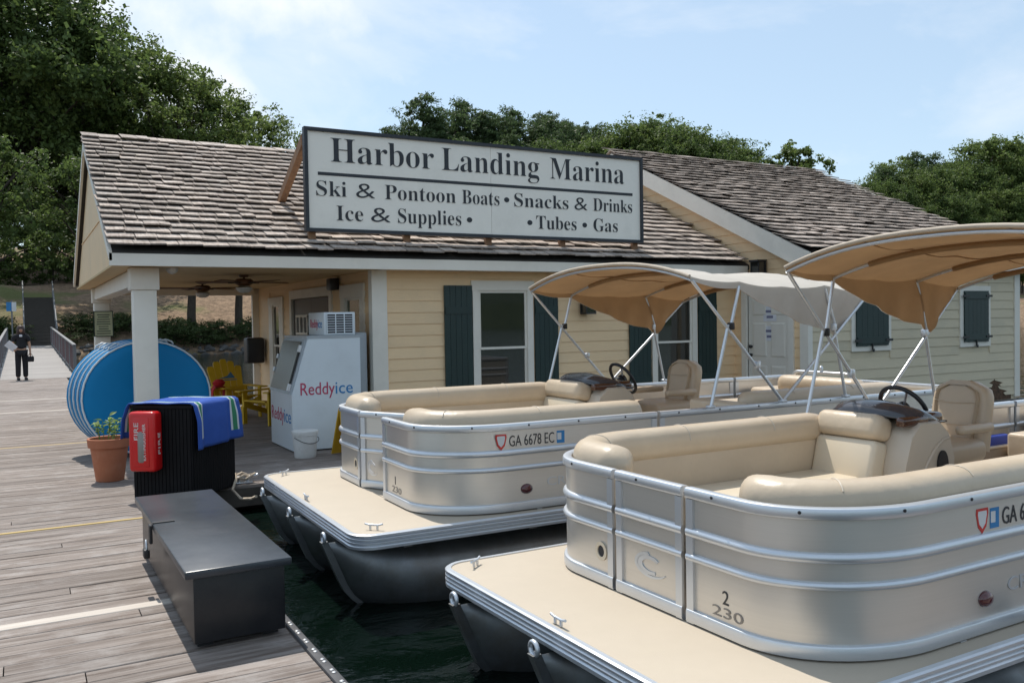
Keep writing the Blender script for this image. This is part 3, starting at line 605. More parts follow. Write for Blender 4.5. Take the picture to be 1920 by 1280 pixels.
# ------------------------------------------------------------------ roof sign
SY = 11.0
sg = thing('roof_sign', 'long white roof sign with black frame and black serif lettering', 'sign', (5.86, SY, 2.72))
mb = MB(); mb.box(3.22, SY, 2.83, 5.86, SY + 0.03, 4.10); part('panel', mb, 'sign_white', sg)
mb = MB(); mb.box(5.864, SY, 2.83, 8.50, SY + 0.03, 4.10); part('panel', mb, 'sign_white', sg)
for b in ((3.18, SY - 0.03, 2.80, 3.225, SY + 0.06, 4.125), (8.495, SY - 0.03, 2.80, 8.54, SY + 0.06, 4.125), (3.2255, SY - 0.029, 2.80, 8.4945, SY + 0.06, 2.845), (3.2255, SY - 0.029, 4.08, 8.4945, SY + 0.06, 4.125)): box_part('frame_bar', 'sign_black', sg, *b)
for x in (3.24, 4.55, 5.80, 7.05, 8.40): box_part('post', 'strut_wood', sg, x, SY + 0.061, 2.56, x + 0.09, SY + 0.13, 3.9)
for x in (3.19, 5.80, 8.40):
    mb = MB(); mb.prism([(SY + 0.131, 4.06), (SY + 0.131, 3.92), (12.42, 3.27), (12.52, 3.33)], 'x', x, x + 0.09); part('strut', mb, 'strut_wood', sg)
box_part('rule_line', 'sign_black', sg, 3.355, SY - 0.004, 3.525, 8.352, SY - 0.0005, 3.566)
EX, EZv = (1, 0, 0), (0, 0, 1)
def sl(t, x0, x1, z, h, ref='H'): letter('lettering', t, 'sign_black', sg, (x0, SY - 0.004, z), EX, EZv, x1 - x0, h, ser=True, ref=ref, thin=-0.010)
sl('Harbor', 3.53, 4.98, 3.705, 0.305); sl('Landing', 5.10, 6.66, 3.705, 0.305); sl('Marina', 6.85, 8.19, 3.70, 0.305)
sl('Ski', 3.33, 3.73, 3.262, 0.19); sl('&', 3.86, 4.12, 3.262, 0.19); sl('Pontoon', 4.26, 5.30, 3.262, 0.19); sl('Boats', 5.40, 5.99, 3.262, 0.19)
sl('Snacks', 6.235, 7.16, 3.262, 0.19); sl('&', 7.27, 7.50, 3.262, 0.19); sl('Drinks', 7.61, 8.34, 3.262, 0.19)
sl('Ice', 3.59, 3.95, 2.955, 0.19); sl('&', 4.06, 4.33, 2.955, 0.19); sl('Supplies', 4.44, 5.38, 2.955, 0.19); sl('Tubes', 6.60, 7.30, 2.955, 0.19); sl('Gas', 7.61, 8.06, 2.955, 0.19)
for x, z in ((6.11, 3.35), (5.51, 3.04), (6.49, 3.04), (7.45, 3.04)):
    mb = MB(); mb.loft([[(x + 0.042 * math.cos(a * math.pi / 8), yy, z + 0.036 * math.sin(a * math.pi / 8)) for a in range(16)] for yy in (SY - 0.004, SY - 0.0005)]); part('bullet', mb, 'sign_black', sg)

# ------------------------------------------------------------------ things on and under the building
def lantern(label, c, u, z, s=1.0):
    o = c(u, z, 0.03); t = thing('wall_lantern', label, 'lantern', o, 0, 'black wall lanterns')
    L = lambda a, b, q: Vector(c(u + a * s, z + b * s, 0.03 + q * s)) - Vector(o)
    def bx(mb, a0, b0, q0, a1, b1, q1): return cb(mb, lambda uu, zz, d: tuple(L(uu, zz, d)), a0, b0, q0, a1, b1, q1)
    obj('back_plate', bx(MB(), -0.07, -0.14, 0, 0.07, 0.14, 0.02), 'black_iron', t)
    obj('roof_cap', bx(MB(), -0.10, 0.13, 0.02, 0.10, 0.16, 0.22), 'black_iron', t); obj('base', bx(MB(), -0.09, -0.16, 0.03, 0.09, -0.135, 0.20), 'black_iron', t)
    obj('glass', bx(MB(), -0.075, -0.134, 0.045, 0.075, 0.129, 0.185), 'glass', t)
    for a in (-0.085, 0.085):
        for q in (0.04, 0.19): obj('bar', bx(MB(), a - 0.008, -0.134, q - 0.008, a + 0.008, 0.129, q + 0.008), 'black_iron', t)
lantern('black square lantern on the tan wall between the two front windows', front(F1), 7.53, 1.86)
lantern('black lantern high on the tan gable wall above the white door', side(G2), 10.5, 2.38)
lantern('black lantern on the pale side wall between the closed shutters', front(F2), 13.4, 1.98)
def fan(x, y, rot, label):
    t = thing('ceiling_fan', label, 'ceiling fan', (x, y, 2.332), rot, 'ceiling fans on the porch')
    obj('canopy_mount', MB().lathe([(0, 0), (0.07, 0), (0.06, -0.03), (0.015, -0.035), (0.015, -0.06), (0, -0.06)], n=16), 'fan_wood', t, 40)
    obj('motor', MB().lathe([(0, -0.05), (0.10, -0.055), (0.13, -0.08), (0.13, -0.12), (0.08, -0.15), (0, -0.152)], n=20), 'fan_wood', t, 40)
    for k in range(5):
        a = R_(72 * k); mb = MB(); mb.box(0.14, -0.06, -0.105, 0.66, 0.06, -0.098); mb.box(0.09, -0.015, -0.112, 0.2, 0.015, -0.1055) if False else None; mb.xf(Matrix.Rotation(a, 4, 'Z') @ Matrix.Rotation(R_(8), 4, 'X')); obj('blade', mb, 'fan_wood', t)
        mb = MB(); mb.box(0.07, -0.018, -0.119, 0.22, 0.018, -0.108); mb.xf(Matrix.Rotation(a, 4, 'Z')); obj('blade_arm', mb, 'black_iron', t)
    obj('lamp_shade', MB().lathe([(0, -0.155), (0.07, -0.156), (0.115, -0.18), (0.10, -0.225), (0.05, -0.255), (0, -0.26)], n=20), 'lamp_glass', t, 50)
fan(2.78, 12.75, R_(10), 'brown ceiling fan with white glass shade nearer the front of the porch'); fan(2.62, 15.1, R_(33), 'brown ceiling fan with pale shade nearer the back of the porch')
mb = MB(); mb.rbox(IW - 0.17, 12.72, 2.12, IW - 0.03, 12.92, 2.30, 0.02, 2); sp = tag(obj('speaker', mb, 'black_plastic', sm=40), 'small black speaker high on the porch wall', 'speaker')
mb = MB(); mb.lathe([(0, 0), (0.07, 0), (0.07, -0.03), (0.045, -0.06), (0, -0.075)], n=16); o = tag(obj('camera_dome', mb, 'lamp_glass', sm=50), 'small round white dome on the porch ceiling behind the front column', 'dome'); o.location = (1.62, 11.35, 2.332)
mb = MB(); mb.rbox(3.80, 17.30, 0.86, 4.14, 17.62, 1.36, 0.04, 3); o = tag(obj('wall_box', mb, 'black_plastic', sm=40), 'black plastic box on the far end of the porch wall', 'box')
mb = MB(); mb.box(1.16, 17.70, 1.45, 1.47, 17.725, 1.90); nb_ = tag(obj('notice_board', mb, 'notice'), 'pale green rules notice fixed to the rear porch column', 'notice')
mb = MB()
for b in ((1.15, 17.694, 1.44, 1.48, 17.70, 1.455), (1.15, 17.694, 1.895, 1.48, 17.70, 1.91), (1.15, 17.694, 1.455, 1.165, 17.70, 1.895), (1.465, 17.694, 1.455, 1.48, 17.70, 1.895)):
    obj('border', MB().box(*b), 'green_paint', nb_)
r_ = random.Random(2)
for i in range(9):
    w = r_.uniform(0.16, 0.24); obj('print_line', MB().box(1.315 - w / 2, 17.697, 1.49 + i * 0.043, 1.315 + w / 2, 17.6995, 1.505 + i * 0.043), 'green_paint', nb_)
for z0, lb in ((1.54, 'upper paper notice taped to the white door'), (1.22, 'lower paper notice taped to the white door')):
    o = tag(obj('paper_notice', MB().box(G2 + 0.006, 10.26, z0, G2 + 0.0085, 10.54, z0 + 0.24), 'paper'), lb, 'paper', None)
    for k in range(2):
        w = 0.2 - 0.06 * k; obj('print_line', MB().box(G2 + 0.004, 10.40 - w / 2, z0 + 0.14 - 0.09 * k, G2 + 0.0055, 10.40 + w / 2, z0 + 0.18 - 0.09 * k), 'print_grey', o)

# ------------------------------------------------------------------ ice merchandiser
ice = thing('ice_freezer', 'white ice freezer with slanted door and red and blue lettering', 'freezer', (3.4, 11.5, 0))
IX0, IX1, IY0, IY1, IH = 2.95, 3.86, 10.97, 12.05, 1.44
mb = MB(); mb.prism([(IX0, 0.02), (IX1, 0.02), (IX1, IH), (IX0 + 0.22, IH), (IX0, 0.72)], 'y', IY0, IY1); part('cabinet', mb, 'ice_white', ice)
d_ = Vector((0.22, 0, 0.72)).normalized(); n_ = Vector((-d_.z, 0, d_.x))
def slant(a, s, q): return Vector((IX0, IY0, 0.72)) + Vector((0, a, 0)) + d_ * s + n_ * q
def sbox(a0, s0, q0, a1, s1, q1):
    mb = MB(); P = [slant(a, s, q) for q in (q0, q1) for a, s in ((a0, s0), (a1, s0), (a1, s1), (a0, s1))]; return mb.add(P, [(0, 3, 2, 1), (4, 5, 6, 7), (0, 1, 5, 4), (1, 2, 6, 5), (2, 3, 7, 6), (3, 0, 4, 7)])
part('door_frame', sbox(0.03, 0.01, 0.001, 1.05, 0.735, 0.025), 'ice_grey', ice); part('door', sbox(0.13, 0.05, 0.026, 0.98, 0.70, 0.045), 'ice_door', ice)
for s0, s1 in ((0.05, 0.14), (0.56, 0.65)): part('hinge', sbox(0.06, s0, 0.026, 0.11, s1, 0.06), 'aluminium', ice)
part('hinge_rod', sbox(0.078, 0.142, 0.03, 0.094, 0.558, 0.046), 'black_iron', ice)
for s0 in (0.27, 0.45): part('latch', sbox(0.985, s0, 0.026, 1.04, s0 + 0.06, 0.06), 'aluminium', ice)
part('top_trim', MB().box(IX0 + 0.2, IY0 - 0.008, IH + 0.0005, IX1 + 0.01, IY1 + 0.01, IH + 0.03), 'ice_grey', ice)
def brand(o, ex, ez, w, h):
    ex = Vector(ex); L = w * 0.64
    letter('lettering', 'Reddy', 'brand_red', ice, o, ex, ez, L, h, ref='R', ext=0.0015); letter('lettering', 'ice', 'brand_blue', ice, Vector(o) + ex * (L + w * 0.015), ex, ez, w * 0.33, h, ref='R', ext=0.0015)
brand((3.06, IY0 - 0.002, 0.72), (1, 0, 0), (0, 0, 1), 0.70, 0.155); brand((IX0 - 0.002, IY1 - 0.05, 0.36), (0, -1, 0), (0, 0, 1), 0.98, 0.17)
AX0, AX1, AY0, AY1, AZ = 3.40, 3.82, 11.02, 11.72, IH + 0.031
part('condenser', MB().rbox(AX0, AY0, AZ, AX1, AY1, AZ + 0.30, 0.012, 2), 'ice_white', ice, 30)
part('grille_back', MB().box(AX0 + 0.03, AY0 - 0.004, AZ + 0.025, AX1 - 0.03, AY0 - 0.0005, AZ + 0.275), 'vent_dark', ice)
for i in range(4): x = AX0 + 0.03 + i * (AX1 - AX0 - 0.072) / 3; part('grille_bar', MB().box(x, AY0 - 0.014, AZ + 0.02, x + 0.012, AY0 - 0.006, AZ + 0.28), 'ice_white', ice)
for i in range(9): z = AZ + 0.02 + i * 0.0315; part('grille_slat', MB().box(AX0 + 0.03, AY0 - 0.011, z, AX1 - 0.03, AY0 - 0.0045, z + 0.009), 'ice_white', ice)
brand((AX0 - 0.002, AY1 - 0.1, AZ + 0.10), (0, -1, 0), (0, 0, 1), 0.52, 0.11)
mb = MB(); mb.rbox(3.90, 11.25, 0.01, 4.06, 12.2, 1.50, 0.02, 2); tag(obj('dark_cabinet', mb, 'ice_grey', sm=40), 'dark grey metal cabinet squeezed behind the white ice freezer', 'cabinet')

def bucket(x, y, s, label, m):
    t = thing('bucket', label, 'bucket', (x, y, 0.002), 0.3)
    obj('pail', MB().lathe([(0, 0), (0.125 * s, 0), (0.13 * s, 0.01), (0.148 * s, 0.27 * s), (0.158 * s, 0.275 * s), (0.158 * s, 0.30 * s), (0.15 * s, 0.305 * s), (0.142 * s, 0.28 * s), (0.12 * s, 0.02), (0, 0.02)], n=24), m, t, 40)
    obj('lid', MB().lathe([(0, 0.30 * s), (0.15 * s, 0.306 * s), (0.163 * s, 0.30 * s), (0.163 * s, 0.325 * s), (0.15 * s, 0.33 * s), (0, 0.318 * s)], n=24), m, t, 40)
    obj('handle', MB().tube([(0.15 * s * math.cos(a), -0.16 * s * abs(math.sin(a)) ** 0.6, (0.25 - 0.07 * math.sin(a)) * s) for a in [math.pi * k / 12 for k in range(13)]], 0.004, 6), 'black_iron', t, 60)
bucket(2.98, 10.53, 1.0, 'white plastic bucket standing in front of the ice freezer', 'bucket'); bucket(3.44, 10.12, 0.85, 'small white bucket half hidden behind the bow of the far boat', 'bucket')
wf = thing('floor_sign', 'yellow folding wet floor sign leaning beside the ice freezer', 'floor sign', (3.50, 10.5, 0), R_(20))
for s in (-1, 1):
    mb = MB(); mb.prism([(-0.15, 0.01), (0.15, 0.01), (0.11, 0.62), (-0.11, 0.62)], 'y', -0.008, 0.008); mb.xf(Matrix.Translation((0, s * 0.12, 0)) @ Matrix.Rotation(R_(s * 11), 4, 'X')); pn = obj('panel', mb, 'wet_yellow', wf)
obj('mark', MB().xf(Matrix()).box(-0.06, -0.09, 0.36, 0.06, -0.0855, 0.42).xf(Matrix.Translation((0, -0.014, 0.0)) @ Matrix.Rotation(R_(-5), 4, 'X')), 'sticker_red', wf)

# ------------------------------------------------------------------ adirondack chairs
def adirondack(x, y, rz, label, art=True):
    t = thing('adirondack_chair', label, 'chair', (x, y, 0.002), rz, 'yellow wooden armchairs on the porch')      # faces local -Y
    for s in (-1, 1):
        obj('leg', MB().box(s * 0.30 - 0.015, -0.42, 0, s * 0.30 + 0.015, -0.34, 0.52), 'yellow_paint', t)
        mb = MB(); mb.prism([(-0.43, 0.28), (-0.43, 0.37), (0.30, 0.14), (0.46, 0.02), (0.34, 0.0), (0.2, 0.08)], 'x', s * 0.265 - 0.012, s * 0.265 + 0.012); obj('side_rail', mb, 'yellow_paint', t)
        mb = MB(); mb.rbox(s * 0.335 - 0.065, -0.50, 0.521, s * 0.335 + 0.065, 0.24, 0.545, 0.01, 2); obj('arm', mb, 'yellow_paint', t)
        obj('back_post', MB().box(s * 0.30 - 0.015, 0.14, 0.12, s * 0.30 + 0.015, 0.19, 0.52), 'yellow_paint', t)
    for k in range(5):
        a = k / 5; mb = MB(); y0 = -0.44 + 0.12 * k; mb.box(-0.25, y0, 0.375 - 0.032 * k, 0.25, y0 + 0.105, 0.395 - 0.032 * k); obj('seat_slat', mb, 'yellow_paint', t)
    hs = (0.74, 0.83, 0.87, 0.83, 0.74)
    for k in range(5):
        mb = MB(); mb.loft([[(x_, y_, 0) for x_, y_ in ((-0.043, -0.01), (0.043, -0.01), (0.043, 0.01), (-0.043, 0.01))], [(x_, y_, hs[k] - 0.04) for x_, y_ in ((-0.062, -0.01), (0.062, -0.01), (0.062, 0.01), (-0.062, 0.01))], [(x_, y_, hs[k]) for x_, y_ in ((-0.042, -0.01), (0.042, -0.01), (0.042, 0.01), (-0.042, 0.01))]])
        mb.xf(Matrix.Translation(((k - 2) * 0.102, 0.12, 0.20)) @ Matrix.Rotation(R_((k - 2) * 2.2), 4, 'Y') @ Matrix.Rotation(R_(-24), 4, 'X')); sl_ = obj('back_slat', mb, 'yellow_paint', t)
    mb = MB(); mb.box(-0.30, 0.17, 0.45, 0.30, 0.20, 0.519); obj('back_rail', mb, 'yellow_paint', t)
    if art:
        mb = MB(); mb.prism([(-0.14, 0.50), (0.16, 0.50), (0.10, 0.62), (0.02, 0.54)], 'y', -0.014, -0.011); mb.xf(Matrix.Translation((0, 0.12, 0.20)) @ Matrix.Rotation(R_(-24), 4, 'X')); obj('painted_fin', mb, 'blue_art', t)
        mb = MB(); mb.box(-0.20, -0.014, 0.46, 0.19, -0.011, 0.475); mb.xf(Matrix.Translation((0, 0.12, 0.20)) @ Matrix.Rotation(R_(-24), 4, 'X')); obj('painted_line', mb, 'blue_art', t)
adirondack(3.25, 15.9, R_(12), 'yellow wooden armchair with a painted fin facing out from the porch')
adirondack(3.62, 14.5, R_(-62), 'yellow wooden armchair partly hidden behind the white ice freezer', False)
rb = thing('beach_towel', 'crumpled red cloth hanging over the arm of a yellow chair', 'towel', (2.92, 15.6, 0.55))
mb = MB(); N = 9; grid = []
for i in range(N):
    s = i / (N - 1) * 1.0 - 0.42
    for j in range(6):
        w = -0.13 + 0.26 * j / 5; x = max(-0.09, min(0.09, s)); z = 0.012 if abs(s) < 0.09 else 0.012 - (abs(s) - 0.09); grid.append((x + math.copysign(0.012 * math.sin(9 * w + 4 * s), s), w + 0.02 * math.sin(7 * s), z + 0.006 * math.sin(23 * w + 9 * s)))
mb.add(grid, [(i * 6 + j, i * 6 + j + 1, (i + 1) * 6 + j + 1, (i + 1) * 6 + j) for i in range(N - 1) for j in range(5)]); o = obj('cloth', mb, 'red_fabric', rb, 60, fix=False); o.modifiers.new('thick', 'SOLIDIFY').thickness = 0.012
obj('lump', MB().lathe([(0, 0.03), (0.09, 0.035), (0.11, 0.08), (0.06, 0.13), (0, 0.14)], c=(0.02, 0.02, 0), n=12), 'red_fabric', rb, 60)

# ------------------------------------------------------------------ blue inflatable discs
def disc(i, x, y, r, rz, tilt, label):
    t = thing('inflatable_disc', label, 'inflatable', (x, y, 0.004), rz, 'blue inflatable water discs')
    th = 0.21; prof = []; n = 40
    def ring(rad, yy): return [(rad * math.cos(2 * math.pi * k / n), yy, r * 0.93 + rad * math.sin(2 * math.pi * k / n) * 0.93) for k in range(n)]
    ps_ = [(0.001, -0.08), (0.3 * r, -0.085), (0.62 * r, -0.095), (0.8 * r, -0.10), (0.90 * r, -0.092), (0.965 * r, -0.062), (0.992 * r, -0.02), (0.992 * r, 0.02), (0.965 * r, 0.062), (0.90 * r, 0.092), (0.62 * r, 0.095), (0.001, 0.08)]
    T = Matrix.Rotation(tilt, 4, 'X')
    mb = MB(); mb.loft([ring(a, b) for a, b in ps_]); mb.xf(T); obj('body', mb, 'tube_blue', t, 50)
    for yy in (-0.074,):
        mb = MB(); q = [(0.962 * r * math.cos(2 * math.pi * k / n), yy, r * 0.93 + 0.962 * r * 0.93 * math.sin(2 * math.pi * k / n)) for k in range(n)]; q.append(q[0])
        mb.tube(q, 0.012, 8); mb.xf(T); obj('piping', mb, 'tube_white', t, 60)
    for a in (118, 70):
        a = R_(a); mb = MB(); c0 = Vector((1.0 * r * math.cos(a), 0, r * 0.93 + 1.0 * r * 0.93 * math.sin(a))); tn = Vector((-math.sin(a), 0, math.cos(a))); no = Vector((math.cos(a), 0, math.sin(a)))
        mb.tube([c0 - tn * 0.07, c0 - tn * 0.04 + no * 0.025, c0 + tn * 0.04 + no * 0.025, c0 + tn * 0.07], 0.012, 6); mb.xf(T); obj('grip_handle', mb, 'tube_white', t, 60)
tl = ('front blue disc of the row standing behind the porch column', 'second blue disc from the front of the standing row', 'third blue disc from the front of the standing row', 'rearmost blue disc of the standing row')
for i in range(4): disc(i, 1.36 - 0.035 * i, 11.85 + 0.225 * i, 0.785, R_(3), R_(-2), tl[i])

# ------------------------------------------------------------------ terracotta pot
pp = thing('potted_plant', 'terracotta pot with a small leafy green plant', 'potted plant', (0.78, 10.2, 0.002))
obj('pot', MB().lathe([(0, 0), (0.135, 0), (0.14, 0.01), (0.185, 0.345), (0.185, 0.352), (0.208, 0.36), (0.216, 0.45), (0.208, 0.455), (0.19, 0.45), (0.175, 0.36), (0.12, 0.03), (0, 0.03)], n=32), 'terracotta', pp, 35)
obj('soil', MB().lathe([(0, 0.385), (0.18, 0.385), (0.18, 0.41), (0.08, 0.418), (0, 0.415)], n=20), 'soil', pp, 50)
r_ = random.Random(11); lf = MB(); lf.add([(0, 0, 0), (0.018, 0.03, 0.008), (0.02, 0.06, 0.006), (0, 0.11, -0.012), (-0.02, 0.06, 0.006), (-0.018, 0.03, 0.008), (0, 0.05, -0.001)], [(0, 1, 6), (1, 2, 6), (2, 3, 6), (3, 4, 6), (4, 5, 6), (5, 0, 6)]); lfm = lf.mesh('leaf'); lfm.materials.append(MATS['pot_leaf'])
for k in range(9):
    a = r_.uniform(0, 6.28); h = r_.uniform(0.10, 0.27); ro = r_.uniform(0.02, 0.10); tip = Vector((math.cos(a) * ro * 1.7 + 0.03, math.sin(a) * ro * 1.7, 0.41 + h)); b0 = Vector((math.cos(a) * ro, math.sin(a) * ro, 0.40))
    obj('stem', MB().tube([b0, (b0 + tip) / 2 + Vector((0.008, 0, 0.01)), tip], 0.004, 5, 0.002), 'pot_leaf', pp, 60)
    for q in range(6):
        t_ = 0.45 + 0.11 * q; p = b0.lerp(tip, min(1, t_)); o = bpy.data.objects.new('leaf', lfm); col.objects.link(o); o.parent = pp; o.location = p; o.rotation_euler = (r_.uniform(-0.3, 0.9), r_.uniform(-0.4, 0.4), r_.uniform(0, 6.28)); s = r_.uniform(0.6, 1.15); o.scale = (s, s, s)

# ------------------------------------------------------------------ black ribbed bin, towel, extinguisher cabinet
bn = thing('dock_cabinet', 'black ribbed plastic cabinet on the dock with a towel over it', 'cabinet', (1.369, 8.608, 0.002), 0)
ea = Vector((-0.482, 0.386, 0)).normalized(); eb = Vector((0.491, 0.521, 0)).normalized(); LA, LB, BH = 0.617, 0.716, 0.885
B = lambda a, b, z: tuple(ea * a + eb * b + Vector((0, 0, z)))
def bbox(mb, a0, b0, z0, a1, b1, z1): return mb.add([B(a0, b0, z0), B(a1, b0, z0), B(a1, b1, z0), B(a0, b1, z0), B(a0, b0, z1), B(a1, b0, z1), B(a1, b1, z1), B(a0, b1, z1)], [(0, 3, 2, 1), (4, 5, 6, 7), (0, 1, 5, 4), (1, 2, 6, 5), (2, 3, 7, 6), (3, 0, 4, 7)])
obj('body', bbox(MB(), 0.006, 0.006, 0, LA - 0.006, LB - 0.006, BH - 0.03), 'bin_black', bn); obj('lid', bbox(MB(), -0.01, -0.01, BH - 0.029, LA + 0.01, LB + 0.01, BH), 'bin_black', bn)
for k in range(16):
    a = 0.02 + k * (LA - 0.06) / 15; obj('rib', bbox(MB(), a, -0.002, 0.01, a + 0.030, 0.0055, BH - 0.035), 'bin_black', bn)
for k in range(18):
    b = 0.02 + k * (LB - 0.06) / 17; obj('rib', bbox(MB(), -0.002, b, 0.01, 0.0055, b + 0.033, BH - 0.035), 'bin_black', bn)
tw = thing('draped_towel', 'blue beach towel with green and white stripes draped over the black cabinet', 'towel', (1.369, 8.608, BH))
mb = MB(); bands = [0.0, 0.05, 0.07, 0.115, 0.135, 0.16, 0.25, 0.35, 0.45, 0.55, 0.585, 0.605, 0.65, 0.67, LB + 0.02]; bmi = [0, 1, 2, 1, 0, 0, 0, 0, 0, 0, 1, 2, 1, 0]
ss = [-0.42 + 0.03 * i for i in range(47)]
def tow(s, b):
    bb = -0.022 + b * 1.03; wv = 0.018 * math.sin(b * 17 + 1.3) + 0.012 * math.sin(b * 31 + 0.4)
    if s < -0.015:                   # hangs over the right-hand face
        d = -s - 0.015; z = -d + 0.012; fl = min(1, d / 0.15); return B(-0.026 - fl * (0.018 + wv) - 0.02 * d, bb + 0.10 * d * (b / LB - 0.1), z - 0.06 * d * (1 - b / LB))
    if s > LA + 0.015:
        d = s - LA - 0.015; z = -d + 0.012; fl = min(1, d / 0.15); return B(LA + 0.026 + fl * (0.022 + wv) + 0.05 * d, bb - 0.06 * d, z)
    return B(s, bb, 0.016 + 0.003 * math.sin(b * 23) + 0.003 * math.sin(s * 19))
vs_ = [tow(s, b) for s in ss for b in bands]; nb2 = len(bands)
for i in range(len(ss) - 1):
    for j in range(nb2 - 1):
        mb.f.append((i * nb2 + j, i * nb2 + j + 1, (i + 1) * nb2 + j + 1, (i + 1) * nb2 + j)); mb.m.append(0 if (ss[i] < -0.33 or ss[i] > LA + 0.27) else bmi[j])
mb.v = vs_
o = obj('cloth', mb, ['towel_blue', 'towel_white', 'towel_green'], tw, 60, fix=False); so = o.modifiers.new('thick', 'SOLIDIFY'); so.thickness = 0.008; so.offset = 1
ex = thing('extinguisher_cabinet', 'red fire extinguisher cabinet with clear front fixed to the black cabinet', 'extinguisher', (1.369, 8.608, 0.24))
nrm = Vector((ea.y, -ea.x, 0)); nrm = nrm if nrm.y < 0 else -nrm
XM = plane_M(tuple(ea * 0.56 + nrm * 0.010 + Vector((0, 0, 0.04))), -ea, (0, 0, 1))
obj('shell', MB().rbox(0, 0, 0, 0.27, 0.56, 0.15, 0.035, 4, XM), 'red_plastic', ex, 50)
obj('window_panel', MB().rbox(0.055, 0.05, 0.145, 0.215, 0.51, 0.156, 0.005, 2, XM), 'red_plastic', ex, 50)
obj('cylinder', MB().lathe([(0, 0), (0.045, 0), (0.05, 0.02), (0.05, 0.27), (0.02, 0.32), (0, 0.32)], n=14).xf(XM @ Matrix.Translation((0.135, 0.09, 0.118)) @ Matrix.Rotation(R_(-90), 4, 'X')), 'decal_grey', ex, 50)
for tx, o_, h_, w_2, m_ in (('FIRE', (0.115, 0.30, 0.1575), 0.045, 0.16, 'red_print'), ('EXTINGUISHER', (0.185, 0.11, 0.1575), 0.03, 0.34, 'red_print')):
    me = text_mesh(tx, w_2, h_, 0.001); me.transform(XM @ Matrix.Translation(o_) @ Matrix.Rotation(R_(90), 4, 'Z')); me.materials.append(MATS[m_]); oo = bpy.data.objects.new('lettering', me); col.objects.link(oo); oo.parent = ex
me = text_mesh('FIRE', 0.2, 0.035, 0.001); me.transform(XM @ Matrix.Translation((0.2715, 0.16, 0.055)) @ Matrix.Rotation(R_(90), 4, 'Y') @ Matrix.Rotation(R_(90), 4, 'Z')); me.materials.append(MATS['red_print']); oo = bpy.data.objects.new('lettering', me); col.objects.link(oo); oo.parent = ex

# ------------------------------------------------------------------ dock box
db = thing('dock_box', 'long low black dock box with a hinged lid near the dock edge', 'dock box', (0.94, 5.65, 0.002))
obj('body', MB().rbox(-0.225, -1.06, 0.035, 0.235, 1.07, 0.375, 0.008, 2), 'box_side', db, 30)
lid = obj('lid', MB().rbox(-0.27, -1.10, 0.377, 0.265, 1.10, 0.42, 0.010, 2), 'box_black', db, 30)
lid['label'] = 'scuffed overhanging lid'
for a, b in ((-0.16, -0.95), (0.17, -0.95), (-0.16, 0.95), (0.17, 0.95)): obj('foot', MB().box(a - 0.04, b - 0.04, 0, a + 0.04, b + 0.04, 0.0345), 'black_plastic', db)
obj('hasp', MB().rbox(-0.29, 0.10, 0.30, -0.272, 0.16, 0.415, 0.004, 1), 'black_iron', db); obj('hasp_strap', MB().box(-0.268, 0.115, 0.4205, -0.14, 0.145, 0.426), 'black_iron', db)
pk = obj('padlock', MB().rbox(-0.325, 0.09, 0.215, -0.291, 0.165, 0.27, 0.006, 2), 'black_iron', db, 40); obj('shackle', MB().tube([(-0.308, 0.105, 0.268), (-0.308, 0.105, 0.305), (-0.308, 0.127, 0.322), (-0.308, 0.15, 0.305), (-0.308, 0.15, 0.268)], 0.006, 8), 'aluminium', pk, 60)

# ------------------------------------------------------------------ cleat and rope at the dock corner
ct = thing('dock_cleat', 'grey metal cleat on the dock edge holding the mooring rope', 'cleat', (1.95, 9.2, 0.002))
obj('base', MB().rbox(-0.09, -0.04, 0, 0.09, 0.04, 0.015, 0.005, 2), 'aluminium', ct, 40); obj('horn', MB().tube([(-0.15, 0, 0.075), (-0.08, 0, 0.06), (0.08, 0, 0.06), (0.15, 0, 0.075)], 0.016, 8), 'aluminium', ct, 60)
for x in (-0.045, 0.045): obj('stand', MB().tube([(x, 0, 0.01), (x, 0, 0.06)], 0.018, 8), 'aluminium', ct, 60)
pts = [(1.72, 9.25, 0.02), (1.82, 9.16, 0.03), (1.95, 9.16, 0.09), (2.05, 9.24, 0.05), (1.95, 9.26, 0.10), (1.85, 9.19, 0.07), (1.96, 9.14, 0.05), (2.07, 9.20, 0.09), (2.0, 9.28, 0.06), (1.88, 9.25, 0.10), (1.86, 9.12, 0.06), (1.80, 9.0, -0.02), (1.80, 8.6, -0.04), (1.79, 8.1, 0.05), (1.73, 7.66, 0.15)]
tag(obj('mooring_rope', MB().tube([Vector(pts[i]).lerp(Vector(pts[i + 1]), t / 3) for i in range(len(pts) - 1) for t in range(3)] + [Vector(pts[-1])], 0.013, 6), 'rope', sm=60), 'pale mooring rope wrapped round the dock cleat and tied to the far boat', 'rope')

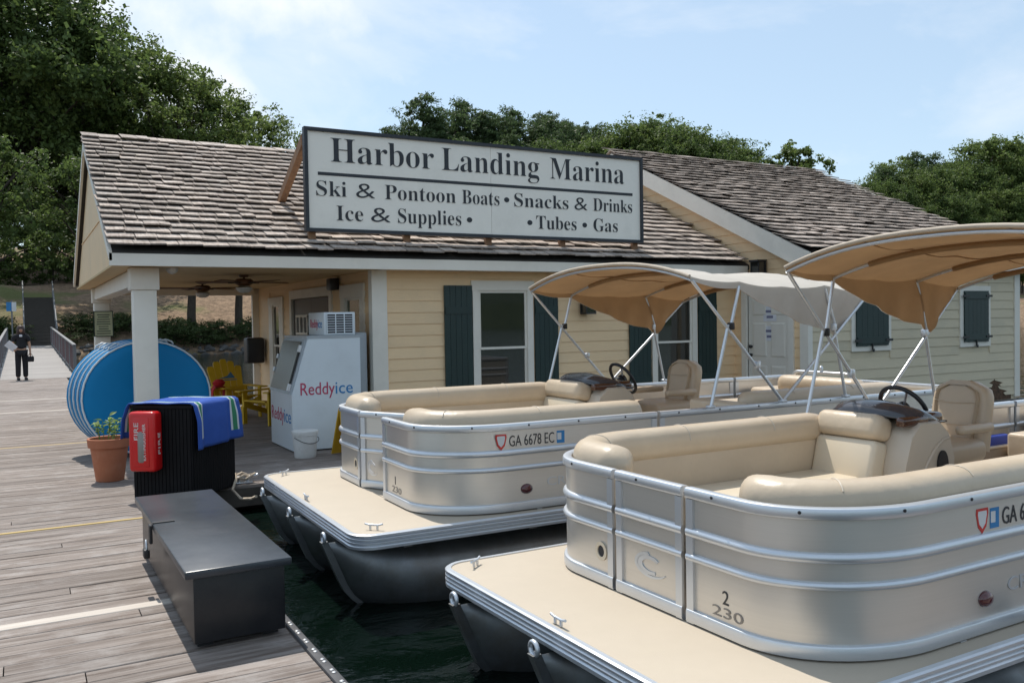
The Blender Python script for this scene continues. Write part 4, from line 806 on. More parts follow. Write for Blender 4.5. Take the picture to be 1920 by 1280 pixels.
# ------------------------------------------------------------------ pontoon boats
HT = 0.62
def arc(cx, cy, ru, rv, a0, a1, n=12): return [(cx + ru * math.cos(R_(a0 + (a1 - a0) * k / n)), cy + rv * math.sin(R_(a0 + (a1 - a0) * k / n))) for k in range(n + 1)]
def pontoon_boat(label, loc, yaw, beam, reg, group, num, gate_open=0.0, lift=0.0):
    t = thing('pontoon_boat', label, 'pontoon boat', loc, yaw, group)
    hb = beam / 2; fw = hb - 0.12; L = 6.5; FU = 0.58
    # --- deck and trim
    def outline(r=0.14, g=0.0): return arc(L - r, hb - r + g, r + 0, r, 0, 90, 5) + arc(r, hb - r + g, r, r, 90, 180, 6) + arc(r, -hb + r - g, r, r, 180, 270, 6) + arc(L - r, -hb + r - g, r, r, 270, 360, 5)
    ol = outline(); mb = MB(); mb.loft([[(x, y, z) for x, y in ol] for z in (-0.05, 0.0)]); obj('deck', mb, 'deck_vinyl', t)
    prof = [(-0.012, 0.006), (0.012, 0.006), (0.022, 0.0), (0.022, -0.012), (0.013, -0.018), (0.022, -0.026), (0.022, -0.036), (0.013, -0.043), (0.022, -0.05), (0.022, -0.060), (0.013, -0.067), (0.02, -0.075), (0.02, -0.092), (0.003, -0.095), (0.003, 0.0005), (-0.012, 0.0005)]
    cl = ol + [ol[0]]; P = [Vector(p) for p in ol]; rings = []; n = len(P)
    for i in range(n + 1):
        p = P[i % n]; tt = (P[(i + 1) % n] - P[i % n - 1]).normalized(); nn = Vector((tt.y, -tt.x)); rings.append([(p.x + nn.x * a, p.y + nn.y * a, z) for a, z in prof])
    mb = MB(); mb.loft(rings, caps=False); obj('deck_trim', mb, 'aluminium', t, 25)
    for k in range(7): obj('cross_member', MB().box(0.35 + k * 0.95, -hb + 0.08, -0.13, 0.41 + k * 0.95, hb - 0.08, -0.0505), 'pontoon', t)
    # --- pontoons with raked noses
    for v in (-0.345 * beam, 0.0, 0.345 * beam):
        r = 0.30; zc = -0.415; U = 0.75; rings = []; n = 24
        zt = zc + r
        for f in (0.0, 0.06, 0.14, 0.25, 0.4, 0.6, 0.8, 1.0):
            gk = math.sin(f * math.pi / 2) ** 0.75; ring = []
            for k in range(n):
                a = 2 * math.pi * k / n; z = zc + r * math.sin(a); u0 = -0.09 + (zt - z) * 0.42 + 0.25 * max(0, (zc - z) / r) ** 2
                ring.append((u0 * (1 - f) + U * f, v + max(0.012, gk) * r * math.cos(a), z))
            rings.append(ring)
        rings.append([(L - 0.2, v + r * math.cos(2 * math.pi * k / n), zc + r * math.sin(2 * math.pi * k / n)) for k in range(n)])
        po = obj('pontoon', MB().loft(rings), 'pontoon', t, 50)
        mb = MB(); path = []
        for k in range(9):
            z = zt + 0.01 - k * 0.07; u0 = -0.10 + (zt - z) * 0.42 + 0.25 * max(0, (zc - z) / r) ** 2; path.append((u0, v, z))
        mb.loft([[(p[0] - 0.015, v - 0.026, p[2]), (p[0] - 0.015, v + 0.026, p[2]), (p[0] + 0.03, v + 0.026, p[2] + 0.004), (p[0] + 0.03, v - 0.026, p[2] + 0.004)] for p in path]); obj('keel_strip', mb, 'pontoon', po)
        q = [(-0.098, v + 0.032 * math.cos(2 * math.pi * k / 14), zt + 0.035 + 0.032 * math.sin(2 * math.pi * k / 14)) for k in range(15)]
        obj('tow_eye', MB().tube(q, 0.012, 8), 'aluminium', po, 60)
        obj('bracket', MB().box(0.5, v - 0.2, zt - 0.03, L - 0.3, v + 0.2, -0.1305), 'pontoon', po)
    # --- fence
    far_path = [(4.75, fw), (3.4, fw), (2.2, fw), (1.4, fw)] + arc(FU + 0.6, fw - 0.45, 0.6, 0.45, 90, 180, 14) + [(FU, 0.285)]
    near_path = [(FU, -0.285)] + arc(FU + 0.6, -fw + 0.45, 0.6, 0.45, 180, 270, 14) + [(1.4, -fw), (2.46, -fw)]
    near2 = [(2.49, -fw), (4.2, -fw), (6.25, -fw)]
    far_gate = [(5.45, fw), (4.79, fw)]; far2 = [(6.25, fw), (5.49, fw)]; gate = [(FU, 0.255), (FU + 0.51 * math.sin(gate_open), 0.255 - 0.51 * math.cos(gate_open))]; stern = [(6.27, -fw + 0.02), (6.27, fw - 0.02)]
    def sec(p0, z0, p1, z1): return [(p0, z0), (p1, z0), (p1, z1), (p0, z1)]
    def panel(path, nm, lab=None):
        mb = MB(); mb.sweep(sec(-0.008, 0.04, 0.008, HT - 0.02), path); pn = obj(nm, mb, 'champagne', t, 25, lab)
        obj('top_rail', MB().sweep(rr(0.054, 0.050, 0.012, 2, (0, HT - 0.014)), path), 'aluminium', pn, 35)
        obj('bottom_rail', MB().sweep(rr(0.052, 0.062, 0.010, 2, (0.0, 0.038)), path), 'aluminium', pn, 35)
        for z, h in ((HT * 0.685, 0.046), (HT * 0.50, 0.034)): obj('mid_rail', MB().sweep(rr(0.055, h, h * 0.42, 3, (0.0, z)), path), 'aluminium', pn, 45)
        for e_ in (0, -1):
            a = Vector(path[e_]); b = Vector(path[1 if e_ == 0 else -2]); d = (b - a).normalized() * 0.046; nn = Vector((d.y, -d.x)).normalized() * 0.021
            c4 = [a + nn, a + d + nn, a + d - nn, a - nn]; obj('post', MB().loft([[(q.x, q.y, z) for q in c4] for z in (0.006, HT - 0.04)]), 'aluminium', pn)
        # small bolts on the top rail
        Ls = [(Vector(path[i + 1]) - Vector(path[i])).length for i in range(len(path) - 1)]; s = 0.18
        while s < sum(Ls) - 0.1:
            q = s; i = 0
            while q > Ls[i]: q -= Ls[i]; i += 1
            a = Vector(path[i]); d = (Vector(path[i + 1]) - a).normalized(); p = a + d * q + Vector((d.y, -d.x)) * 0.027
            o = bpy.data.objects.new('bolt', bolt_me); col.objects.link(o); o.parent = pn; o.location = (p.x, p.y, HT - 0.008); o.rotation_euler = (0, R_(90), math.atan2(-d.x, d.y)); s += 0.42
        return pn
    for pth, nm, lb in ((far_path, 'fence_panel', None), (near_path, 'fence_panel', None), (near2, 'fence_panel', None), (far2, 'fence_panel', None), (stern, 'fence_panel', None), (gate, 'bow_gate', 'bow gate with a crescent emblem'), (far_gate, 'side_gate', None)): panel(pth, nm, lb)
    for u, v in ((FU + 0.02, 0.27), (FU + 0.02, -0.27), (1.4, -fw), (2.475, -fw), (1.4, fw)): obj('fence_foot', MB().box(u - 0.02, v - 0.02, 0.0005, u + 0.02, v + 0.02, 0.0055), 'aluminium', t)
    # --- seating
    roll = rr(0.20, 0.20, 0.085, 5, (-0.10, HT + 0.0))
    def lounge(path, ends=True):
        k = len(path); e_ = [1.0] * k
        dense = []
        for i in range(k - 1):
            a, b = Vector(path[i]), Vector(path[i + 1]); m_ = max(1, int((b - a).length / 0.06))
            dense += [tuple(a.lerp(b, j / m_)) for j in range(m_)]
        dense.append(path[-1]); k = len(dense); Ls = [0]
        for i in range(1, k): Ls.append(Ls[-1] + (Vector(dense[i]) - Vector(dense[i - 1])).length)
        T = Ls[-1]; e_ = [math.sqrt(max(0.05, 1 - max(0, 1 - s / 0.10) ** 2)) * math.sqrt(max(0.05, 1 - max(0, 1 - (T - s) / 0.10) ** 2)) for s in Ls]
        o = obj('bolster', MB().sweep(roll, dense, e_), 'tan_vinyl', t, 50)
        s = 0.55
        while s < T - 0.3:                      # stitched seams
            i = min(range(k), key=lambda q: abs(Ls[q] - s)); i = max(1, min(k - 2, i)); a = Vector(dense[i]); d = (Vector(dense[i + 1]) - Vector(dense[i - 1])).normalized(); nn = Vector((d.y, -d.x))
            q = [(a.x + nn.x * (x_ - 0.0), a.y + nn.y * (x_ - 0.0), z_) for x_, z_ in rr(0.203, 0.203, 0.0865, 5, (-0.10, HT))]; obj('seam', MB().tube(q[2:12], 0.004, 5), 'boat_plastic', o, 60); s += 0.75
        obj('seat_back', MB().sweep(rr(0.12, 0.32, 0.03, 3, (-0.11, HT - 0.22)), dense[1:-1]), 'tan_vinyl', t, 50)
        return o
    off = 0.035
    def inset(p): return [(x + off * 0 if False else x, y) for x, y in p]
    farL = [(2.88, fw - off), (1.4, fw - off)] + arc(FU + 0.6, fw - 0.45, 0.6 - off, 0.45 - off, 90, 180, 14) + [(FU + off, 0.36)]
    nearL = [(FU + off, -0.50)] + arc(FU + 0.6, -fw + 0.45, 0.6 - off, 0.45 - off, 180, 270, 14) + [(1.4, -fw + off), (2.42, -fw + off)]
    lounge(farL); lounge(nearL); lounge([(3.45, -fw + off), (5.35, -fw + off)]); lounge([(5.45, -fw + 0.45), (5.45, 0.35)])
    for s, uend in ((1, 2.75), (-1, 2.42)):
        v0, v1 = sorted((s * (fw - 0.62), s * (fw - 0.19))); w0, w1 = sorted((s * 0.36, s * (fw - 0.24)))
        obj('seat_cushion', MB().rbox(0.98, v0, 0.22, uend, v1, 0.34, 0.035, 3), 'cream_vinyl', t, 50); obj('seat_base', MB().rbox(1.0, min(v0, v1) + (0.03 if s > 0 else 0), 0.004, uend - 0.02, v1 - (0.03 if s < 0 else 0), 0.219, 0.02, 2), 'boat_plastic', t, 40)
        obj('corner_cushion', MB().rbox(0.80, w0, 0.22, 0.975, w1 - 0.05 if s > 0 else w1, 0.335, 0.03, 3), 'cream_vinyl', t, 50)
        if s < 0: obj('corner_shelf', MB().rbox(FU + 0.03, -0.52, HT - 0.11, FU + 0.30, -0.30, HT - 0.07, 0.01, 2), 'cream_vinyl', t, 40)
    # forward-facing backrest in front of the helm
    Mx = Matrix.Translation((2.70, 0, 0.36)) @ Matrix.Rotation(R_(14), 4, 'Y')
    br = obj('backrest', MB().rbox(0, 0.39, -0.10, 0.15, fw - 0.20, 0.235, 0.035, 3, Mx), 'cream_vinyl', t, 50); obj('headrest', MB().rbox(-0.025, 0.38, 0.236, 0.17, fw - 0.19, 0.41, 0.06, 4, Mx), 'tan_vinyl', br, 50)
    # helm console
    mb = MB(); pr = [(2.93, 0.01), (2.95, 0.42), (3.02, 0.62), (3.12, 0.70), (3.32, 0.70), (3.42, 0.62), (3.48, 0.45), (3.46, 0.01)]
    bm_ = MB(); bm_.loft([[(u, v_, z) for u, z in [((a - 3.2) * k_ + 3.2, (b - 0.34) * k_ + 0.34) for a, b in pr]] for v_, k_ in ((0.24, 0.955), (0.27, 1.0), (fw - 0.14, 1.0), (fw - 0.11, 0.955))]); con = obj('console', bm_, 'boat_plastic', t, 35); con.location.x = -0.10
    rib_ = []
    for k in range(9):
        a = k / 8; rib_.append((2.98 + 0.42 * a, 0.236, 0.12 + 0.46 * math.sin(a * math.pi / 2)))
    obj('moulding', MB().tube(rib_, 0.010, 6), 'boat_plastic', con, 60)
    mb = MB(); mb.loft([[(3.33 + 0.055 * math.cos(2 * math.pi * k / 20), 0.2375 - d, 0.40 + 0.10 * math.sin(2 * math.pi * k / 20)) for k in range(20)] for d in (0, 0.012)]); obj('speaker', mb, 'black_plastic', con)
    vm, vw = (0.26 + fw - 0.13) / 2, (fw - 0.13 - 0.26) / 2; rg = []
    for k in range(9):                       # smoked low hood over the dash
        a = k / 8; u = 2.97 + 0.46 * a; zz = 0.685 + 0.14 * math.sin(math.pi * min(1, a * 1.15 + 0.12)) ** 0.8; ww = vw * (0.72 + 0.28 * math.sin(math.pi * (0.2 + 0.6 * a)))
        rg.append([(u + (0.05 if abs(math.cos(math.pi * j / 12)) > 0.8 else 0.0), vm + ww * math.cos(math.pi * j / 12), 0.685 + (zz - 0.685) * math.sin(math.pi * j / 12) ** 0.6) for j in range(13)])
    mb = MB(); mb.loft(rg, closed=False, caps=False); ho = obj('dash_hood', mb, 'dash', con, 60, fix=False); ho.modifiers.new('thick', 'SOLIDIFY').thickness = 0.012
    obj('dash_panel', MB().rbox(3.28, 0.30, 0.66, 3.45, fw - 0.17, 0.745, 0.03, 3, Matrix.Translation((0, 0, 0)) ), 'dash_wood', con, 50)
    obj('dash_trim', MB().rbox(2.97, 0.262, 0.672, 3.24, 0.33, 0.735, 0.02, 3), 'dash_wood', con, 50)
    WM = Matrix.Translation((3.46 - (0.10 if num == 2 else 0), 0.62, 0.745)) @ Matrix.Rotation(R_(58), 4, 'Y')
    q = [WM @ Vector((0.175 * math.cos(2 * math.pi * k / 28), 0.175 * math.sin(2 * math.pi * k / 28), 0)) for k in range(29)]
    wh = obj('steering_wheel', MB().tube(q, 0.016, 8), 'black_plastic', t, 60)
    obj('hub', MB().lathe([(0, -0.12), (0.03, -0.12), (0.035, -0.02), (0.05, -0.015), (0.045, 0.015), (0, 0.02)], n=16).xf(WM), 'black_plastic', wh, 50)
    for k in range(3):
        a = R_(90 + 120 * k); obj('spoke', MB().tube([WM @ Vector((0.03 * math.cos(a), 0.03 * math.sin(a), 0)), WM @ Vector((0.172 * math.cos(a), 0.172 * math.sin(a), 0))], 0.009, 6), 'aluminium', wh, 60)
    # helm chair
    cs = -0.22 if num == 2 else 0.0
    hc = obj('helm_chair', MB().rbox(3.70, 0.36, 0.34, 4.18, 0.86, 0.50, 0.06, 4), 'tan_vinyl', t, 50); hc.location.x = cs
    CM = Matrix.Translation((4.12, 0.61, 0.42)) @ Matrix.Rotation(R_(11), 4, 'Y')
    def shell(w0, w1, h0, h1, d0, d1, nm, m_):
        rg = []
        for k in range(11):
            a = k / 10; z = h0 + (h1 - h0) * a; w = (w0 + (w1 - w0) * a) * (1.0 if a < 0.72 else math.sqrt(max(0.02, 1 - ((a - 0.72) / 0.29) ** 2)) * 0.5 + 0.5 if a < 0.995 else 0.45)
            rg.append([(p[0] + 0.02 * math.cos(p[1] / max(w, 0.01) * 3.0), p[1], z) for p in rr(d1 - d0, w, min(0.05, w * 0.3), 4, ((d0 + d1) / 2, 0))])
        return obj(nm, MB().loft(rg).xf(CM), m_, hc, 50)
    shell(0.46, 0.44, 0.0, 0.50, 0.0, 0.13, 'chair_back', 'tan_vinyl'); shell(0.30, 0.34, 0.05, 0.46, -0.03, 0.02, 'back_pad', 'tan_vinyl')
    for z in (0.18, 0.34): obj('seam', MB().tube([CM @ Vector((-0.034, -0.16 + 0.04 * k, z - 0.012 * math.cos(math.pi * (k - 4) / 8))) for k in range(9)], 0.003, 5), 'boat_plastic', hc, 60)
    for v in (0.34, 0.88): obj('armrest', MB().rbox(3.78, v - 0.035, 0.56, 4.17, v + 0.035, 0.625, 0.03, 4), 'tan_vinyl', hc, 50)
    obj('pedestal', MB().lathe([(0, 0.002), (0.16, 0.002), (0.16, 0.015), (0.05, 0.03), (0.045, 0.345), (0, 0.346)], c=(3.94, 0.61, 0), n=20), 'aluminium', hc, 40)
    # rear furniture
    obj('seat_block', MB().rbox(3.30, -fw + 0.03, 0.004, 3.46, -fw + 0.62, HT + 0.02, 0.03, 3), 'tan_vinyl', t, 45)
    obj('rear_seat', MB().rbox(3.48, -fw + 0.19, 0.004, 5.30, -fw + 0.68, 0.42, 0.03, 3), 'tan_vinyl', t, 45)
    obj('stern_seat', MB().rbox(4.95, -fw + 0.70, 0.004, 5.42, fw - 0.25, 0.42, 0.03, 3), 'tan_vinyl', t, 45)
    obj('sun_pad', MB().rbox(5.62, -fw + 0.10, 0.30, 6.22, fw - 0.10, HT - 0.10, 0.05, 4), 'tan_vinyl', t, 50)
    # tow bar
    obj('tow_bar', MB().tube([(5.60, -0.42, 0.004), (5.60, -0.42, 0.62)] + [(5.60 + 0, -0.42 + 0.1 * (1 - math.cos(R_(a))), 0.62 + 0.12 * math.sin(R_(a))) for a in range(15, 91, 15)] + [(5.60, 0.32 + 0.1 * math.sin(R_(a)), 0.62 + 0.12 * math.cos(R_(a))) for a in range(0, 91, 15)] + [(5.60, 0.42, 0.004)], 0.017, 10), 'aluminium', t, 60)
    obj('tow_ball', MB().lathe([(0, 0.74), (0.02, 0.742), (0.012, 0.76), (0.024, 0.785), (0.012, 0.81), (0, 0.812)], c=(5.60, 0, 0), n=12), 'aluminium', t, 60)
    # --- bimini: hoops, legs, canopy
    hw = hb - 0.055
    hoops = [(2.78, 1.66 + lift), (3.27, 1.62 + lift), (4.25, 1.60 + lift), (4.78, 1.54 + lift)]
    def crown(v): return 0.16 * (1 - abs(v / hw) ** 2.4)
    bim = obj('bimini_frame', MB().tube([(hoops[0][0], hw * (1 - 2 * k / 24), hoops[0][1] - 0.012 + crown(hw * (1 - 2 * k / 24))) for k in range(25)], 0.0135, 8), 'aluminium', t, 60, 'folding canopy frame of bright tubes')
    for u, z in hoops[1:]: obj('hoop', MB().tube([(u, hw * (1 - 2 * k / 24), z - 0.016 + crown(hw * (1 - 2 * k / 24))) for k in range(25)], 0.0135, 8), 'aluminium', bim, 60)
    jf, jr, base = (3.18, 1.28), (4.33, 1.25), (3.74, HT + 0.02)
    for s in (-1, 1):
        V = s * hw
        for a, b in ((base, (hoops[0][0], hoops[0][1] - 0.012)), (base, (hoops[3][0], hoops[3][1] - 0.012)), (jf, (hoops[1][0], hoops[1][1] - 0.016)), ((4.37, 1.27), (hoops[2][0], hoops[2][1] - 0.016)), ((2.96, HT + 0.01), (3.15, 1.29)), ((4.50, HT + 0.01), (4.36, 1.24))):
            obj('leg', MB().tube([(a[0], V, a[1]), (b[0], V, b[1])], 0.0135, 8), 'aluminium', bim, 60)
        for u, z in (jf, (4.35, 1.25), (3.46, 0.96)): obj('knuckle', MB().rbox(u - 0.022, V - 0.024, z - 0.03, u + 0.022, V + 0.024, z + 0.03, 0.008, 2), 'black_plastic' if z > 1.26 else 'aluminium', bim, 40)
        for u in (base[0], 2.96, 4.50): obj('deck_mount', MB().rbox(u - 0.03, V - 0.03, HT + 0.0105, u + 0.03, min(V + 0.03, hb), HT + 0.035, 0.006, 1), 'aluminium', bim, 40)
    def edge(u):                                  # canopy edge height and hanging skirt
        k = [(a_, z_ + lift) for a_, z_ in ((2.76, 1.675), (3.27, 1.635), (3.75, 1.60), (4.25, 1.615), (4.80, 1.555))]
        for (a, za), (b, zb) in zip(k, k[1:]):
            if u <= b + 1e-6: f = (u - a) / (b - a); return za + (zb - za) * f - 0.025 * math.sin(math.pi * f)
        return k[-1][1]
    def skirt(u):
        k = [(2.76, 0.03), (3.27, 0.05), (4.38, 0.42), (4.62, 0.17), (4.80, 0.03)]
        for (a, za), (b, zb) in zip(k, k[1:]):
            if u <= b + 1e-6: return za + (zb - za) * (u - a) / (b - a)
        return 0.03
    def canopy(d):
        us = [2.76 + (4.80 - 2.76) * i / 40 for i in range(41)]; rows_ = []
        for u in us:
            row = []; e0, sk = edge(u), skirt(u)
            for s in (1, 0.66, 0.33): row.append((u + 0.015 * math.sin(9 * u + s), hw + d - 0.06 * s * sk + 0.018 * s * sk * math.sin(u * 26 + s * 2) * 3, e0 - sk * s))
            for k in range(25):
                v = hw * (1 - 2 * k / 24); row.append((u, v * (1 + d / hw), e0 + crown(v) + d + 0.003 * math.sin(u * 13 + v * 5) + (0.0025 * math.sin(v * 31 + u * 3))))
            for s in (0.33, 0.66, 1): row.append((u + 0.015 * math.sin(9 * u + s), -hw - d + 0.06 * s * sk - 0.018 * s * sk * math.sin(u * 26 + s * 2) * 3, e0 - sk * s))
            rows_.append(row)
        return rows_
    for d, nm, m_ in ((0.006, 'canopy', 'canvas_top'), (0.0, 'canopy_underside', 'canvas_under')):  # one canvas as two skins, sunlit top and glowing underside in their colours
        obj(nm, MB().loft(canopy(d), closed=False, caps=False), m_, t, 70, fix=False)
    obj('canopy_hem', MB().tube([(2.758, hw * (1 - 2 * k / 24), edge(2.76) + crown(hw * (1 - 2 * k / 24)) + 0.004) for k in range(25)], 0.015, 8), 'canvas_hem', t, 60)
    for v in (-0.42 * hw, 0.42 * hw):
        obj('seam', MB().tube([(2.76 + 2.03 * k / 24, v, edge(2.76 + 2.03 * k / 24) + crown(v) - 0.003) for k in range(25)], 0.0045, 5), 'canvas_under', t, 60)
    for u in hoops[1:]:
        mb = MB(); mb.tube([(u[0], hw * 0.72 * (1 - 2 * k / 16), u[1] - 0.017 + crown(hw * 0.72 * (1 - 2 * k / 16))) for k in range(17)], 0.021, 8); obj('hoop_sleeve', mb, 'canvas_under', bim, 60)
    # --- cleats, lights, writing
    for u, v, rz in ((0.16, hb - 0.13, 0.7), (0.16, -hb + 0.13, -0.7), (0.035, 0.0, 1.57)):
        M = Matrix.Translation((u, v, 0.007)) @ Matrix.Rotation(rz, 4, 'Z'); cl_ = obj('cleat', MB().tube([M @ Vector(p) for p in ((-0.062, 0, 0.034), (-0.032, 0, 0.027), (0.032, 0, 0.027), (0.062, 0, 0.034))], 0.007, 8), 'aluminium', t, 60)
        for x in (-0.025, 0.025): obj('stand', MB().tube([M @ Vector((x, 0, -0.002)), M @ Vector((x, 0, 0.027))], 0.008, 8), 'aluminium', cl_, 60)
    nl = -fw - 0.0085
    def deco(nm, body, m_, o, ex_, w, h, **k): return letter(nm, body, m_, t, o, ex_, (0, 0, 1), w, h, world=False, ext=0.0012, **k)
    u = reg
    sh_ = [(-0.042, 0.052), (0.042, 0.052), (0.045, 0.03), (0.03, -0.03), (0.0, -0.06), (-0.03, -0.03), (-0.045, 0.03)]
    zr = HT - 0.115
    obj('sticker', MB().prism([(u + a, zr + b) for a, b in sh_], 'y', nl - 0.0012, nl), 'sticker_red', t); obj('sticker', MB().prism([(u + a * 0.72, zr + b * 0.7 + 0.004) for a, b in sh_], 'y', nl - 0.002, nl - 0.0013), 'sticker_white', t)
    if num == 1: ub, ur, wr = u + 0.49, u + 0.065, 0.37
    else: ub, ur, wr = u + 0.09, u + 0.15, 0.42
    obj('sticker', MB().box(ub - 0.032, nl - 0.0012, zr - 0.045, ub + 0.034, nl, zr + 0.045), 'sticker_blue', t); obj('sticker', MB().box(ub - 0.028, nl - 0.002, zr - 0.02, ub + 0.006, nl - 0.0013, zr + 0.03), 'sticker_white', t)
    deco('registration', 'GA 6678 EC' if num == 1 else 'GA 6673 EC', 'decal_black', (ur, nl - 0.001, zr - 0.038), (1, 0, 0), wr, 0.076)
    mb = MB(); ul = u + (0.20 if num == 1 else 0.02); zl = 0.155
    rg = [[(ul + k_ * 0.042 * math.cos(2 * math.pi * q / 16), nl - d, zl + k_ * 0.032 * math.sin(2 * math.pi * q / 16)) for q in range(16)] for k_, d in ((1.15, 0.0), (1.1, 0.008), (0.9, 0.018), (0.4, 0.026))]; obj('side_light', MB().loft(rg), 'tail_red', t, 50)
    deco('nameplate', 'CREST', 'aluminium', (ul + 0.17, nl - 0.002, zl + 0.005), (1, 0, 0), 0.36, 0.06)
    gx = FU - 0.0085
    for r0, r1, a0, a1, ox in ((0.075, 0.052, 40, 300, 0), (0.10, 0.088, 100, 330, 0.012)):
        n = 20; po_ = [(-ox - r0 * 1.25 * math.cos(R_(a0 + (a1 - a0) * k / n)), 0.20 + r0 * 0.62 * math.sin(R_(a0 + (a1 - a0) * k / n))) for k in range(n + 1)] + [(-ox - r1 * 1.25 * math.cos(R_(a1 - (a1 - a0) * k / n)) - 0.012, 0.20 + r1 * 0.56 * math.sin(R_(a1 - (a1 - a0) * k / n))) for k in range(n + 1)]
        po_ = [(-a, b) for a, b in po_]; vs2 = [(gx - 0.004, -a, b) for a, b in po_] + [(gx, -a, b) for a, b in po_]; m_ = 2 * (n + 1); fs = []
        for k in range(n): i, j = k, m_ - 1 - k; fs += [(i, i + 1, j - 1, j)]
        fs += [(k, (k + 1) % m_, (k + 1) % m_ + m_, k + m_) for k in range(m_)]; obj('emblem', MB().add(vs2, fs), 'aluminium', t)
    deco('model_number', '230', 'decal_grey', (gx - 0.001, -0.445, 0.088), (0, -1, 0), 0.19, 0.045); deco('hull_number', str(num), 'decal_black', (gx - 0.001, -0.51, 0.148), (0, -1, 0), None, 0.06)
    vt = 0.40; mb = MB(); mb.loft([[(gx - d, vt + 0.05 * k_ * math.cos(2 * math.pi * q / 20), 0.18 + 0.05 * k_ * math.sin(2 * math.pi * q / 20)) for q in range(20)] for k_, d in ((1, 0), (1, 0.008), (0.62, 0.008), (0.6, 0.001))], caps=False); obj('vent_ring', mb, 'cream_vinyl', t, 40)
    obj('vent_hole', MB().loft([[(gx - d, vt + 0.032 * math.cos(2 * math.pi * q / 20), 0.18 + 0.032 * math.sin(2 * math.pi * q / 20)) for q in range(20)] for d in (0.0005, 0.002)]), 'vent_dark', t)
    return t
bolt_me = MB().lathe([(0.0, 0.0), (0.0075, 0.0), (0.0075, 0.003), (0.004, 0.005), (0, 0.005)], n=8).mesh('bolt'); fixn(bolt_me); bolt_me.materials.append(MATS['black_iron'])
boat1 = pontoon_boat('champagne pontoon boat with tan seats moored beside the shop wall', (1.84, 6.63, 0.28), R_(-1.0), 2.66, 1.10, 'moored pontoon boats', 1, R_(28))
boat2 = pontoon_boat('champagne pontoon boat in front nearest the viewer with large figure 2 on its bow', (2.09, 3.40, 0.23), R_(0.5), 2.40, 1.55, 'moored pontoon boats', 2, 0.0, 0.08)
pk_ = thing('storage_pocket', 'mesh pocket on the inside of the near boat fence holding a blue cushion', 'pocket', (7.05, 4.40, 0.42))
o = obj('net', MB().rbox(-0.26, -0.09, -0.12, 0.26, -0.07, 0.10, 0.008, 2), 'mesh_net', pk_); obj('rim', MB().rbox(-0.27, -0.10, 0.10, 0.27, 0.03, 0.12, 0.008, 2), 'boat_plastic', pk_)
tag(obj('boat_cushion', MB().rbox(6.80, 4.34, 0.38, 7.20, 4.415, 0.62, 0.025, 3), 'cushion_blue', sm=50), 'bright blue float cushion tucked into the near boat side pocket', 'cushion')

# ------------------------------------------------------------------ gangway, stairs, sign post, person
gy0, gy1 = 31.35, 56.5
gz = lambda y: 0.0 + 0.55 * (y - gy0) / (gy1 - gy0)
gg = thing('gangway', 'long grey gangway with picket railings leading to the shore', 'gangway', (0.35, gy0, 0))
GX0, GX1 = -0.72, 1.46
def gbox(mb, x0, y0, z0, x1, y1, z1):
    return mb.add([(x0, y0, z0 + gz(y0)), (x1, y0, z0 + gz(y0)), (x1, y1, z0 + gz(y1)), (x0, y1, z0 + gz(y1)), (x0, y0, z1 + gz(y0)), (x1, y0, z1 + gz(y0)), (x1, y1, z1 + gz(y1)), (x0, y1, z1 + gz(y1))], [(0, 3, 2, 1), (4, 5, 6, 7), (0, 1, 5, 4), (1, 2, 6, 5), (2, 3, 7, 6), (3, 0, 4, 7)])
y = gy0
while y < gy1: part('plank', gbox(MB(), GX0, y, -0.03, GX1, y + 0.285, 0.0), 'gang_deck', gg); y += 0.3
for x, lb in ((GX0 - 0.03, None), (GX1 - 0.03, None)):
    part('stringer', gbox(MB(), x, gy0, -0.28, x + 0.07, gy1, -0.031), 'rail_grey', gg)
    rl = part('railing', gbox(MB(), x - 0.02, gy0 - 0.02, 1.0, x + 0.08, gy1, 1.05), 'rail_grey', gg)
    obj('lower_rail', gbox(MB(), x + 0.01, gy0, 0.12, x + 0.05, gy1, 0.17), 'rail_grey', rl)
    for k in range(9): yy = gy0 + k * 3.1; obj('post', gbox(MB(), x - 0.01, yy, 0.001, x + 0.08, yy + 0.09, 0.999), 'rail_grey', rl)
    k = 0; yy = gy0 + 0.35
    while yy < gy1:
        if (yy - gy0) % 3.1 > 0.16: obj('picket', gbox(MB(), x + 0.015, yy, 0.171, x + 0.045, yy + 0.04, 0.999), 'picket_red' if k % 2 else 'rail_grey', rl)
        yy += 0.42; k += 1
st = thing('hillside_stairs', 'shaded timber stairs with handrail climbing the bank behind the gangway', 'stairs', (0.9, 56.6, 0.3))
for k in range(16): part('step', MB().box(0.15, 56.6 + 0.42 * k, 0.1, 1.75, 57.05 + 0.42 * k, 0.62 + 0.19 * k), 'concrete', st)
for x in (0.12, 1.78):
    part('handrail', MB().tube([(x, 56.6, 1.5), (x, 63.3, 4.5)], 0.04, 8), 'rail_grey', st, 60)
    for k in range(5): yy = 56.7 + 1.6 * k; part('rail_post', MB().tube([(x, yy, 0.2), (x, yy, 1.53 + (yy - 56.6) * 0.448)], 0.035, 8), 'rail_grey', st, 60)
sp_ = thing('shore_sign', 'small blue and white sign on a post on the bank', 'sign', (-0.45, 55.6, 0.0))
obj('post', MB().tube([(0, 0, -0.4), (0, 0, 3.1)], 0.04, 8), 'rail_grey', sp_, 60); obj('panel', MB().box(-0.26, -0.07, 2.5, -0.01, -0.041, 3.0), 'sticker_blue', sp_); obj('panel', MB().box(0.0, -0.07, 2.5, 0.22, -0.041, 3.0), 'sticker_white', sp_)

